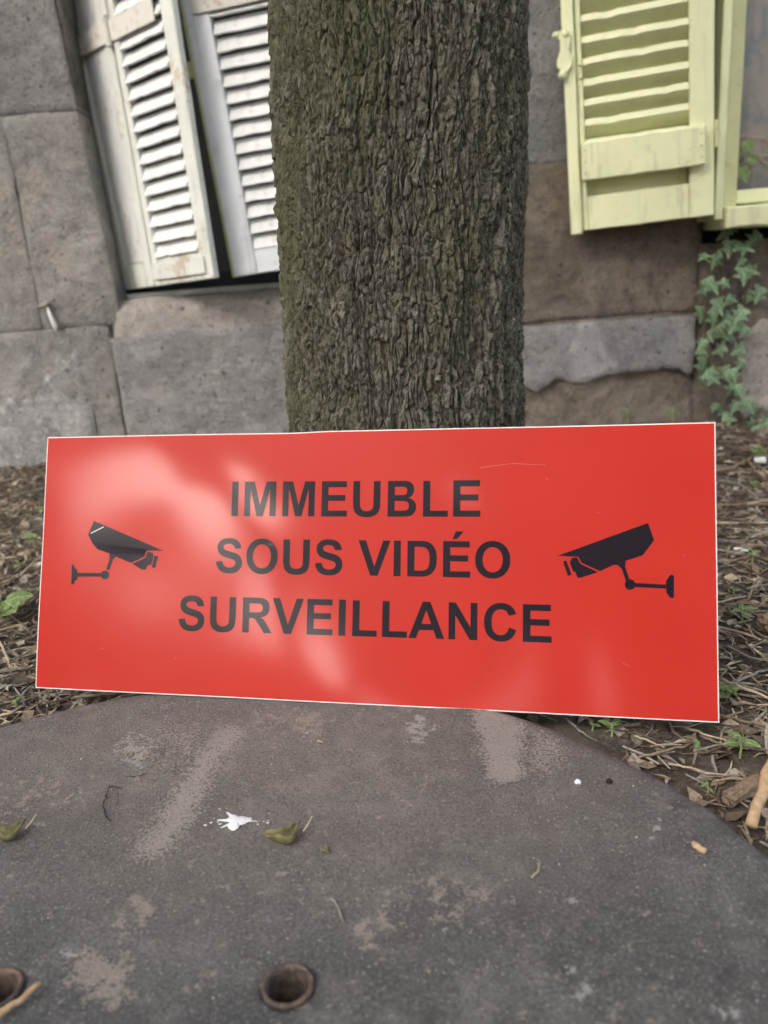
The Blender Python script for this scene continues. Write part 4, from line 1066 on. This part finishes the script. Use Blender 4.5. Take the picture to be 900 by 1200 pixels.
for i, (zx, zy) in enumerate(IV):
    p = ony(780 + zx / 3.75, 240 + zy / 3.75, YW - random.uniform(0.015, 0.075))
    big_ = zy > 940
    if zy < 130: p = ony(780 + zx / 3.75, 240 + zy / 3.75, YW - 0.01)
    if big_: p = ony(780 + zx / 3.75, 240 + zy / 3.75, YW - 0.08 - (zy - 940) * 0.0006)
    an = random.uniform(-1.3, 1.3)
    dr = Vector((math.sin(an), -random.uniform(.1, .5), -math.cos(an)))
    sz = random.uniform(0.024, 0.044) * (1.3 if big_ else 1)
    p = p - dr.normalized() * sz * 0.45
    put_leaf(ivy, ivyM[i % 3], (p.x - iL.x, p.y - iL.y, p.z - iL.z), sz, dr, (random.uniform(-.9, .9), -1, random.uniform(-.3, 1.3)), random.uniform(-.5, .5))
for pl in ([(420, 1010), (330, 930), (290, 800), (250, 640), (230, 460), (240, 300), (250, 150)], [(300, 800), (200, 700), (170, 560), (175, 400), (200, 260)], [(280, 600), (330, 480), (370, 320), (370, 200)]):
    P = [ony(780 + a1 / 3.75, 240 + b1 / 3.75, YW - 0.014) - iL for a1, b1 in pl]
    PP = [P[0]]
    for i in range(len(P) - 1): PP += wiggle(P[i], P[i + 1], 5, 0.006)[1:]
    bm_obj('stem', bm_from(*tube(PP, list(np.linspace(.005, .0018, len(PP))), 6)), M['stem'], ivy, True)
# small weed leaf growing in the window corner
wp = ony(866, 205, YW - 0.045); wd_ = empty('weed', (wp.x, YW - 0.03, ony(870, 222, YW - 0.045).z))
tag(wd_, 'small green climber leaves growing in the corner of the yellow window pane', 'weed')
for (x_, y_, an, s) in ((872, 172, .5, .034), (866, 182, -.8, .03), (868, 203, .3, .036), (876, 192, 1.0, .026)):
    p = ony(x_, y_ - 8, YW - 0.05) - wd_.location
    put_leaf(wd_, lobM[0], tuple(p), s, (math.sin(an), -.3, -math.cos(an)), (0.1, -1, .5))
pA = ony(862, 222, YW - 0.04) - wd_.location; pB = ony(870, 165, YW - 0.045) - wd_.location
bm_obj('stem', bm_from(*tube(wiggle(pA, pB, 6, .004), [.0014] * 6, 5)), M['sprout'], wd_)
dv = empty('dry_vine', (ony(880, 190, YW - 0.03).x, YW - 0.03, ony(880, 190, YW - 0.03).z))
tag(dv, 'thin dry vine tendrils in front of the dusty right window pane', 'vine')
for (a1, b1) in (((858, 197), (905, 180)), ((864, 172), (905, 196)), ((872, 205), (905, 172)), ((868, 160), (905, 165))):
    P = wiggle(ony(*a1, YW - 0.03) - dv.location, ony(*b1, YW - 0.03) - dv.location, 7, .008)
    bm_obj('tendril', bm_from(*tube(P, [.0017] * 7, 5)), M['twig_pale'], dv)

# ------------------------------------------------------------------ weeds on the soil
def weed(px, py, n, size, label, kind='lob', h=0.02, grp='green weed seedlings on the soil'):
    b = onz(px, py, GZ); z0 = float(gheight(b.x, b.y)); w_ = empty('weed_seedling', (b.x, b.y, z0))
    tag(w_, label, 'weed', grp)
    ms2 = lobM if kind == 'lob' else ovalM
    a0 = random.uniform(0, 6)
    bm_obj('stem', bm_from(*tube([(0, 0, -.004), (.002, .001, h * .5), (.001, .003, h)], [.0012, .001, .0008], 5)), M['sprout'], w_)
    for i in range(n):
        an = a0 + i * 2.4; hh = h * (0.6 + 0.4 * i / max(1, n - 1))
        put_leaf(w_, ms2[i % 2], (.001, .002, hh), size * (1 if size > .04 else .62) * random.uniform(.75, 1.1), (math.cos(an), math.sin(an), random.uniform(-.1, .4)), (random.uniform(-.3, .3), -.35, 1))
WD = [(8, 730, 4, .045, 'lobed green weed at the left edge of the photo beside the sign', 'lob', .035),
      (40, 645, 4, .024, 'small green weed close to the left edge of the sign', 'lob', .03), (47, 605, 4, .020, 'tiny bright weed behind the upper left edge of the sign', 'oval', .02),
      (22, 668, 4, .018, 'tiny weed among pale straws left of the sign', 'oval', .015), (18, 832, 3, .018, 'low weed sprig by the left rim of the slab', 'oval', .012), (45, 812, 3, .016, 'pale sprig under the lower left corner of the sign', 'oval', .012),
      (868, 738, 4, .026, 'bright two leaved seedling right of the sign beside a pale twig', 'oval', .022), (880, 668, 5, .020, 'yellowish green tuft on the soil right of the sign', 'oval', .02), (858, 700, 3, .016, 'small dark weed on the soil right of the sign', 'oval', .012),
      (850, 828, 4, .022, 'pale green seedling next to the lower right corner of the sign', 'lob', .016), (866, 888, 5, .026, 'green seedling with slim leaves above the thick tan stick', 'oval', .022), (716, 868, 4, .020, 'small green weed at the slab rim below the sign', 'oval', .012),
      (693, 860, 3, .014, 'tiny weed tucked under the sign beside the slab rim', 'oval', .01), (818, 885, 3, .016, 'pale weed sprig between twigs below the sign corner', 'oval', .012), (884, 575, 4, .018, 'faint green sprig near the forked branch', 'lob', .015),
      (828, 930, 3, .012, 'tiny sprig on the slab rim right of the dark crumb', 'oval', .01), (788, 500, 5, .030, 'green weed peeking over the upper right edge of the sign', 'oval', .05), (735, 500, 4, .028, 'pale green weed peeking over the sign, right of the trunk', 'oval', .05), (888, 545, 5, .034, 'dull green leaves at the foot of the ivy', 'lob', .03)]
for a1 in WD: weed(*a1)
for wo in [o for o in C.objects if o.name.startswith('weed_seedling')]:
    if 'peeking' in wo['label']:
        px = 788 if 'upper right' in wo['label'] else 735
        p = ony(px, 490, YW - 0.09); wo.location = (p.x, p.y, p.z - 0.03)
        for ch in list(wo.children):
            if ch.name.startswith('stem'): ch.scale = (1, 1, 1)
        st_ = bm_obj('stem', bm_from(*tube([(0, 0, float(gheight(p.x, p.y)) - p.z + .03), (.002, .002, 0.0)], [.0018, .0013], 5)), M['sprout'], wo)

# ------------------------------------------------------------------ litter (uncountable) and single twigs
def litter(n, xr, yr, seed, dens=None, lr=(.006, .035), wr_=(.0006, .0018)):
    r = np.random.default_rng(seed); V = []; F = []; T = []
    cnt = 0
    pal = np.array([(.33, .26, .18), (.24, .18, .12), (.15, .11, .075), (.42, .35, .26), (.11, .08, .055), (.26, .23, .19), (.20, .15, .10), (.30, .27, .22)])
    base = 0
    while cnt < n:
        x_, y_ = r.uniform(*xr), r.uniform(*yr)
        dd_ = math.hypot(x_ - SCX, y_ - SCY)
        if dd_ < SR + 0.004: continue
        if (x_ - ax0.x) ** 2 + (y_ - ax0.y) ** 2 < .11 ** 2: continue
        cnt += 1
        yield x_, y_, dd_, r, pal[r.integers(0, len(pal))] * r.uniform(.85, 1.65)
def build_litter():
    Vs, Fq, Ft, Ts = [], [], [], []; nv0 = 0
    xs1, ys1, items = [], [], []
    for (n, xr, yr, sd1) in ((14000, (-1.15, -.30), (.45, 1.92), 1), (14000, (.20, 1.05), (.25, 1.92), 2), (2500, (-.4, .4), (.7, 1.92), 3), (2500, (-2.2, 2.2), (-.6, 1.9), 4)):
        items += list(litter(n, xr, yr, sd1))
    XY = np.array([(i[0], i[1]) for i in items]); GH = gheight(XY[:, 0], XY[:, 1])
    for (x_, y_, dd_, r, colr), gz in zip(items, GH):
        t = r.random(); an = r.uniform(0, 2 * np.pi); c_, s_2 = math.cos(an), math.sin(an)
        if t < 0.45:      # fibre or twig bit: bent three sided sliver
            L1 = r.uniform(.008, .04) * (1.5 if r.random() < .12 else 1); w1 = r.uniform(.0007, .0019); bz = r.uniform(0, .006); tl1 = r.uniform(-.003, .007)
            bend = r.uniform(-.15, .15) * L1
            for k, (f_, wi) in enumerate(((-.5, .6), (0, 1), (.5, .5))):
                cx = f_ * L1; cy = bend * (1 - 4 * f_ * f_); cz = gz + w1 * .6 + bz * .4 + f_ * tl1 + .002
                for q in range(3):
                    aq = q * 2.094 + .5; oy, oz = math.cos(aq) * w1 * wi, math.sin(aq) * w1 * wi
                    Vs.append((x_ + c_ * cx - s_2 * (cy + oy), y_ + s_2 * cx + c_ * (cy + oy), cz + oz)); Ts.append(colr)
            for k in range(2):
                for q in range(3):
                    Fq.append((nv0 + k * 3 + q, nv0 + k * 3 + (q + 1) % 3, nv0 + k * 3 + 3 + (q + 1) % 3, nv0 + k * 3 + 3 + q))
            nv0 += 9
        elif t < 0.75:    # chip or leaf scrap: folded irregular flake with a second layer for thickness
            L1 = r.uniform(.004, .014); w1 = L1 * r.uniform(.35, .8); tx, ty = r.normal(0, .3, 2); th1 = .0007
            loc = [(-L1, 0, 0), (-L1 * .2, w1 * r.uniform(.6, 1), r.uniform(0, .003)), (L1, r.uniform(-.2, .2) * w1, 0), (L1 * .1, -w1 * r.uniform(.6, 1), r.uniform(0, .003))]
            for lay in (0, th1):
                for (a1, b1, c1) in loc:
                    Vs.append((x_ + c_ * a1 - s_2 * b1, y_ + s_2 * a1 + c_ * b1, gz + .003 + c1 + tx * a1 + ty * b1 - lay)); Ts.append(colr)
            Ft += [(nv0, nv0 + 2, nv0 + 1), (nv0, nv0 + 3, nv0 + 2), (nv0 + 4, nv0 + 5, nv0 + 6), (nv0 + 4, nv0 + 6, nv0 + 7)]
            for q in range(4): Fq.append((nv0 + q, nv0 + (q + 1) % 4, nv0 + 4 + (q + 1) % 4, nv0 + 4 + q))
            nv0 += 8
        else:             # crumb of soil
            s1 = r.uniform(.0015, .006) * (1.6 if r.random() < .1 else 1); cc1 = np.array((.075, .058, .043)) * r.uniform(.6, 1.7)
            vv1 = [(1, 0, 0), (-.9, 0, .1), (0, 1, 0), (0, -.8, .1), (.1, 0, .8), (0, .1, -.6)]
            for (a1, b1, c1) in vv1:
                j = r.uniform(.7, 1.2); Vs.append((x_ + (c_ * a1 - s_2 * b1) * s1 * j, y_ + (s_2 * a1 + c_ * b1) * s1 * j, gz + .001 + c1 * s1 * j)); Ts.append(cc1)
            for (p, q) in ((0, 2), (2, 1), (1, 3), (3, 0)): Ft += [(nv0 + p, nv0 + q, nv0 + 4), (nv0 + q, nv0 + p, nv0 + 5)]
            nv0 += 6
    return mesh_np('plant_litter', Vs, [np.array(Fq), np.array(Ft)], M['litter'], False, cols=np.array(Ts))
tag(obj('plant_litter', build_litter()), 'brown litter of plant fibres, chips and crumbs covering the soil', 'litter', kind='stuff')

def gpt(x_, y_, dz):
    p = onz(x_, y_, GZ); zz_ = float(gheight(p.x, p.y)); p = onz(x_, y_, zz_ + dz); return p
def twig(pxs, r_px, mat, label, dz=0.004, name='twig', cat='twig', taper=.55, grp='twigs lying on the soil'):
    P = [gpt(x_, y_, dz + 0.006 * (i % 2)) for i, (x_, y_) in enumerate(pxs)]
    dist = (P[0] - CAMPOS).length; r = r_px * dist / FPX
    PP = [P[0]]
    for i in range(len(P) - 1): PP += wiggle(P[i], P[i + 1], 6, r * 0.9)[1:]
    b = PP[0].copy(); o = bm_obj(name, bm_from(*tube([p - b for p in PP], list(np.linspace(r, r * taper, len(PP))), 8, jitter=.12)), M[mat], None, True)
    o.location = b; tag(o, label, cat, grp); return o
TW = [
 ([(836, 552), (858, 549), (876, 540), (905, 522)], 2.6, 'twig_brown', 'forked brown branch at the foot of the ivy', ),
 ([(876, 540), (886, 553), (897, 562)], 1.8, 'twig_brown', 'side shoot of the forked branch below the ivy'),
 ([(838, 613), (905, 613)], 1.9, 'twig_pale', 'straight pale straw right of the sign, second from the top'),
 ([(838, 592), (905, 591)], 1.5, 'twig_brown', 'straight thin brown twig above the pale straw'),
 ([(840, 563), (868, 568), (889, 585)], 1.6, 'twig_gray', 'curved grey twig below the forked branch'),
 ([(862, 640), (905, 640)], 2.0, 'twig_brown', 'brown twig just above the white chip'),
 ([(842, 632), (866, 637), (886, 624)], 1.4, 'twig_gray', 'bent grey twig right of the sign'),
 ([(840, 735), (872, 742), (905, 756)], 1.8, 'twig_pale', 'pale twig running behind the bright two leaved seedling'),
 ([(850, 757), (878, 770), (905, 776)], 1.5, 'twig_gray', 'grey twig right below the pale twig with the seedling'),
 ([(866, 742), (884, 765)], 1.2, 'twig_gray', 'short grey twig crossing below the seedling'),
 ([(843, 796), (870, 806), (905, 820)], 2.4, 'twig_pale', 'thick pale twig beside the lower right corner of the sign'),
 ([(845, 808), (866, 797), (905, 783)], 2.2, 'twig_gray', 'grey twig crossing above the thick pale twig'),
 ([(846, 812), (866, 795), (880, 780)], 2.0, 'twig_brown', 'brown twig slanting up across the grey twig'),
 ([(842, 838), (870, 845), (905, 852)], 2.0, 'twig_brown', 'brown twig level with the lower right sign corner'),
 ([(663, 842), (680, 857), (700, 869)], 1.5, 'twig_gray', 'grey twig slanting down to the slab rim under the sign'),
 ([(742, 890), (775, 881), (815, 871)], 2.0, 'twig_brown', 'long brown twig parallel to the slab rim below the sign'),
 ([(744, 862), (762, 869), (780, 877)], 1.5, 'twig_pale', 'short pale twig under the sign, above the long brown twig'),
 ([(708, 842), (720, 846), (730, 850)], 1.4, 'twig_pale', 'tiny pale twig touching the bottom edge of the sign'),
 ([(783, 895), (805, 899), (826, 904)], 1.5, 'twig_pale', 'pale twig lying near the slab rim, left of the wood chunk'),
 ([(820, 862), (850, 874), (898, 879)], 1.8, 'twig_brown', 'brown twig running behind the slim leaved seedling'),
 ([(800, 852), (830, 862), (862, 872)], 1.6, 'twig_pale', 'pale twig under the lower right sign corner'),
 ([(812, 880), (842, 873), (884, 862)], 1.5, 'twig_gray', 'grey twig crossing in front of the sign corner'),
 ([(-4, 748), (6, 765), (13, 788)], 1.7, 'twig_pale', 'pale stalk at the left edge below the lobed weed'),
 ([(18, 716), (34, 707), (47, 697)], 1.6, 'twig_brown', 'dark twig touching the left edge of the sign'),
 ([(24, 674), (36, 663), (49, 650)], 1.5, 'twig_pale', 'pale straw slanting up to the left edge of the sign'),
 ([(-3, 655), (18, 653)], 1.2, 'twig_pale', 'short flat straw at the left edge of the photo'),
 ([(36, 626), (48, 632)], 1.6, 'twig_pale', 'short pale straw by the camera pictogram side of the sign'),
 ([(-5, 842), (12, 836), (30, 826)], 1.8, 'twig_pale', 'pale twig by the left rim of the slab'),
 ([(20, 822), (34, 806), (44, 800)], 1.5, 'twig_gray', 'grey twig below the lower left sign corner'),
 ([(84, 818), (108, 815), (140, 812)], 1.9, 'twig_pale', 'pale bark strip under the bottom edge of the sign at left'),
 ([(-4, 705), (14, 722), (38, 744)], 1.3, 'twig_brown', 'thin brown stem leaning past the lobed weed'),
 ([(-4, 780), (16, 772), (40, 764)], 1.2, 'twig_gray', 'thin grey stem under the pale stalk at left'),
 ([(875, 690), (905, 684)], 1.5, 'twig_gray', 'grey twig right of the sign, below the yellowish tuft'),
 ([(843, 715), (866, 706), (905, 712)], 1.3, 'twig_brown', 'thin brown twig above the bright seedling'),
 ([(848, 660), (880, 652), (905, 655)], 1.4, 'twig_brown', 'thin brown twig below the white chip'),
]
for i, a1 in enumerate(TW): twig(*a1)
# filler twigs, counted too but all alike
rt_ = random.Random(9)
proto = []
for k in range(6):
    L1 = rt_.uniform(.05, .11); P = wiggle((-L1 / 2, 0, 0), (L1 / 2, 0, rt_.uniform(0, .008)), 6, .004)
    me = bpy.data.meshes.new('twig'); bm = bm_from(*tube(P, list(np.linspace(.0021, .001, 6)), 6, jitter=.15)); bm.to_mesh(me); bm.free()
    me.materials.append(M[('twig_pale', 'twig_brown', 'twig_gray')[k % 3]]); proto.append(me)
k = 0
while k < 110:
    x_, y_ = (rt_.uniform(-1.0, -.36), rt_.uniform(.55, 1.8)) if k % 2 else (rt_.uniform(.28, .95), rt_.uniform(.35, 1.8))
    if math.hypot(x_ - SCX, y_ - SCY) < SR + .05: continue
    o = obj('twig', proto[k % 6]); o.location = (x_, y_, float(gheight(x_, y_)) + .004)
    an_ = rt_.gauss(0, .55) if rt_.random() < .65 else rt_.uniform(0, 3.14)
    o.rotation_euler = (rt_.uniform(0, 6), rt_.uniform(-.08, .08), an_)
    cw = ('pale', 'brown', 'grey')[k % 3]; sw = 'left' if k % 2 else 'right'
    tag(o, 'short %s twig lying in the soil litter to the %s of the sign' % (cw, sw), 'twig', 'loose %s twigs %s of the sign' % (cw, sw)); k += 1
# thick tan stick leaning on the slab rim, wood chunk, white chips
st0, st1 = gpt(880, 968, .012), gpt(906, 895, .03)
b = st0.copy(); o = bm_obj('stick', bm_from(*tube([p - b for p in wiggle(st0, st1 + (st1 - st0) * .6, 7, .002)], [.0044, .0043, .0045, .0042, .0044, .0042, .0042], 14, jitter=.0)), M['stick_tan'], None, True)
o.location = b; tag(o, 'thick tan stick standing out at the right edge beside the slab rim', 'stick')
def chunk(px0, px1, wpx, hgt_, mat, name, label, cat, dz=.002):
    a0, b0 = gpt(*px0, dz), gpt(*px1, dz); L1 = (b0 - a0).length; wv = wpx * (a0 - CAMPOS).length / FPX
    bm = board_bm(-L1 / 2, L1 / 2, -wv / 2, wv / 2, 0, hgt_, hgt_ * .2, 0, 1)
    bmesh.ops.subdivide_edges(bm, edges=bm.edges[:], cuts=2, use_grid_fill=True)
    for v in bm.verts: v.co += Vector((random.uniform(-1, 1), random.uniform(-1, 1), random.uniform(-1, 1))) * min(hgt_, wv) * .12
    o = bm_obj(name, bm, M[mat]); o.location = (a0 + b0) / 2; o.rotation_euler = (0.1, 0, math.atan2(b0.y - a0.y, b0.x - a0.x)); tag(o, label, cat); return o
chunk((850, 945), (890, 922), 14, .012, 'twig_brown', 'wood_chunk', 'split brown wood chunk on the soil beside the thick tan stick', 'wood')
chunk((860, 644), (877, 646), 5, .003, 'chalk', 'plastic_chip', 'flat white chip lying on the soil right of the sign', 'chip')
chunk((884, 540), (897, 542), 9, .008, 'chalk', 'pebble', 'white pebble below the ivy leaves', 'pebble')
chunk((40, 542), (52, 541), 9, .006, 'chalk', 'paper_scrap', 'white scrap at the foot of the wall left of the sign', 'scrap')
chunk((855, 912), (875, 916), 5, .002, 'twig_gray', 'bark_flake', 'pale grey bark flake above the wood chunk', 'bark')
chunk((893, 735), (912, 742), 22, .02, 'twig_brown', 'stone_lump', 'brown lump at the right edge beside the bright seedling', 'lump')

# ------------------------------------------------------------------ things lying on the slab
def splat():
    c0 = onz(278, 963, 0.0012); s = onz(300, 963).x - onz(278, 963).x
    bm = bmesh.new(); n = 72; rr = random.Random(3); vs1 = [bm.verts.new((0, 0, .0022))]; r1_, r2_ = [], []
    for k in range(n):
        an = 2 * math.pi * k / n; rad = .55 + .16 * math.sin(an * 3 + 1) + rr.uniform(-.05, .05) + .05 * math.sin(an * 7)
        for ca, le in ((2.9, .55), (3.6, .45), (-.1, .5), (2.2, .4)):
            dlt = abs((an - ca + math.pi) % (2 * math.pi) - math.pi)
            if dlt < .07: rad += le
        r1_.append(bm.verts.new((math.cos(an) * min(rad, .6) * .55 * s, math.sin(an) * min(rad, .6) * .62 * s, .0020)))
        r2_.append(bm.verts.new((math.cos(an) * rad * s, math.sin(an) * rad * s * .95, .0002)))
    for k in range(n):
        j = (k + 1) % n; bm.faces.new((vs1[0], r1_[k], r1_[j])); bm.faces.new((r1_[k], r2_[k], r2_[j], r1_[j]))
    for k in range(16):
        an = rr.choice((2.9, 3.5, -.1, 2.4, 3.2)) + rr.uniform(-.2, .2); d = rr.uniform(.8, 1.7) * s; q = rr.uniform(.02, .06) * s
        bmesh.ops.create_icosphere(bm, subdivisions=1, radius=q, matrix=Matrix.Translation((math.cos(an) * d, math.sin(an) * d, .0004)) @ Matrix.Diagonal((1.8, 1, .4, 1)))
    o = bm_obj('bird_dropping', bm, M['dropping'], None, True); o.location = c0
    tag(o, 'white splash of bird dropping on the slab beside a curled leaf', 'bird dropping')
splat()
def curled_leaf(px, py, L1, W1, rz, label, curl):
    c0 = onz(px, py, .001); t = empty('dead_leaf', (c0.x, c0.y, 0.0015), rz); tag(t, label, 'leaf')
    nu_, nv2 = 13, 9; V = []
    for i in range(nu_):
        u = i / (nu_ - 1); wdt = W1 * (math.sin(math.pi * min(1, u * 1.02)) ** .7 + .02)
        for j in range(nv2):
            v = (j / (nv2 - 1) - .5) * 2
            ang = v * curl * (0.6 + u)
            yy_ = math.sin(ang) / curl * wdt * .9; zz_ = (1 - math.cos(ang)) / curl * wdt * 1.3 + .4 * L1 * (u - .45) ** 2 * 2.2 + .0008 * math.sin(u * 20 + v * 5)
            V.append((L1 * (u - .5), yy_ + L1 / 3 * (2 * u - 1) ** 2 + .0016 * math.sin(u * 9 + v), zz_ + L1 * .13 * abs(v) * math.sin(u * 6)))
    me = mesh_np('blade', V, grid_faces(nu_, nv2), M['dead_leaf'], True)
    o = obj('blade', me, t); sd1 = o.modifiers.new('thick', 'SOLIDIFY'); sd1.thickness = .0005
    if L1 > .02: bm_obj('stalk', bm_from(*tube([(L1 * .47, .0, .005), (L1 * .62, .002, .008), (L1 * .78, .005, .012)], [.0007, .0006, .0005], 5)), M['twig_pale'], t)
    return t
curled_leaf(335, 988, .030, .010, .35, 'curled olive dead leaf on the slab beside the bird dropping', 1.5)
curled_leaf(9, 984, .030, .009, .35, 'curled olive dead leaf on the slab at the left edge', 1.3)
curled_leaf(382, 999, .006, .0028, .5, 'tiny green leaf scrap on the slab right of the curled leaf', .9)
def bit(px, py, r, mat, name, label, cat, sq=.7):
    c0 = onz(px, py, 0.0); bm = bmesh.new(); bmesh.ops.create_icosphere(bm, subdivisions=2, radius=r)
    for v in bm.verts: v.co = v.co * random.uniform(.75, 1.2); v.co.z *= sq
    o = bm_obj(name, bm, M[mat], None, True); o.location = (c0.x, c0.y, r * sq * .7); tag(o, label, cat); return o
bit(677, 918, .0028, 'chalk', 'crumb', 'white crumb on the slab below the sign', 'crumb')
bit(714, 917, .0027, 'soot', 'crumb', 'black crumb on the slab right of the white crumb', 'crumb')
for i in range(5): bit(150 + i * 7 + random.uniform(-3, 3), 888 + random.uniform(-6, 6), .0016, 'twig_brown', 'seed_husk', 'brown seed husk in a small heap on the pale slab stain', 'husk')['group'] = 'seed husks heaped on the slab'
def slab_twig(pxs, r, mat, label, name='twig', z=.002):
    P = [onz(x_, y_, z) for x_, y_ in pxs]; PP = [P[0]]
    for i in range(len(P) - 1): PP += wiggle(P[i], P[i + 1], 5, r * .5)[1:]
    b = PP[0].copy(); o = bm_obj(name, bm_from(*tube([p - b for p in PP], [r * (1 - .35 * i / len(PP)) for i in range(len(PP))], 8, jitter=.1)), M[mat], None, True)
    o.location = b; tag(o, label, 'twig'); return o
slab_twig([(-6, 1192), (22, 1174), (47, 1152)], .0022, 'stick_tan', 'tan twig lying across the left steel ring of the slab', z=.006)
slab_twig([(388, 1052), (396, 1062), (402, 1080)], .0008, 'twig_gray', 'thin bent twig on the slab above the right steel ring')
slab_twig([(623, 1028), (630, 1022), (632, 1011)], .0007, 'twig_pale', 'thin pale bent stem on the slab right of centre')
o = slab_twig([(812, 991), (820, 995), (827, 999)], .0028, 'stick_tan', 'short tan wood bit on the slab near its right rim', 'wood_bit', .003)
slab_twig([(372, 868), (378, 870)], .0008, 'twig_pale', 'tiny straw scrap on the slab under the sign', 'straw_scrap')
# grit scattered over the slab
rg = np.random.default_rng(77); n = 900
an = rg.uniform(0, 2 * np.pi, n); rr = SR * .985 * np.sqrt(rg.random(n)); s = rg.uniform(.00035, .0010, n) * np.where(rg.random(n) < .06, 1.8, 1)
cx, cy = SCX + rr * np.cos(an), SCY + rr * np.sin(an)
T = np.array([(1, 0, 0), (-1, 0, .1), (0, .8, 0), (0, -.9, .1), (.1, 0, .7), (0, 0, -.5)])
V = np.stack([cx, cy, .0008 + s * .2], -1)[:, None, :] + T[None] * s[:, None, None] * rg.uniform(.7, 1.3, (n, 6, 1))
fc = np.array([(0, 2, 4), (2, 1, 4), (1, 3, 4), (3, 0, 4), (2, 0, 5), (1, 2, 5), (3, 1, 5), (0, 3, 5)])
F = (np.arange(n)[:, None, None] * 6 + fc[None]).reshape(-1, 3)
pal = np.array([(.5, .48, .45), (.36, .30, .24), (.05, .045, .04), (.22, .17, .12)])
tag(obj('grit', mesh_np('grit', V.reshape(-1, 3), F, M['litter'], cols=np.repeat(pal[rg.integers(0, 4, n)], 6, 0))), 'fine grit and crumbs scattered over the slab', 'grit', kind='stuff')
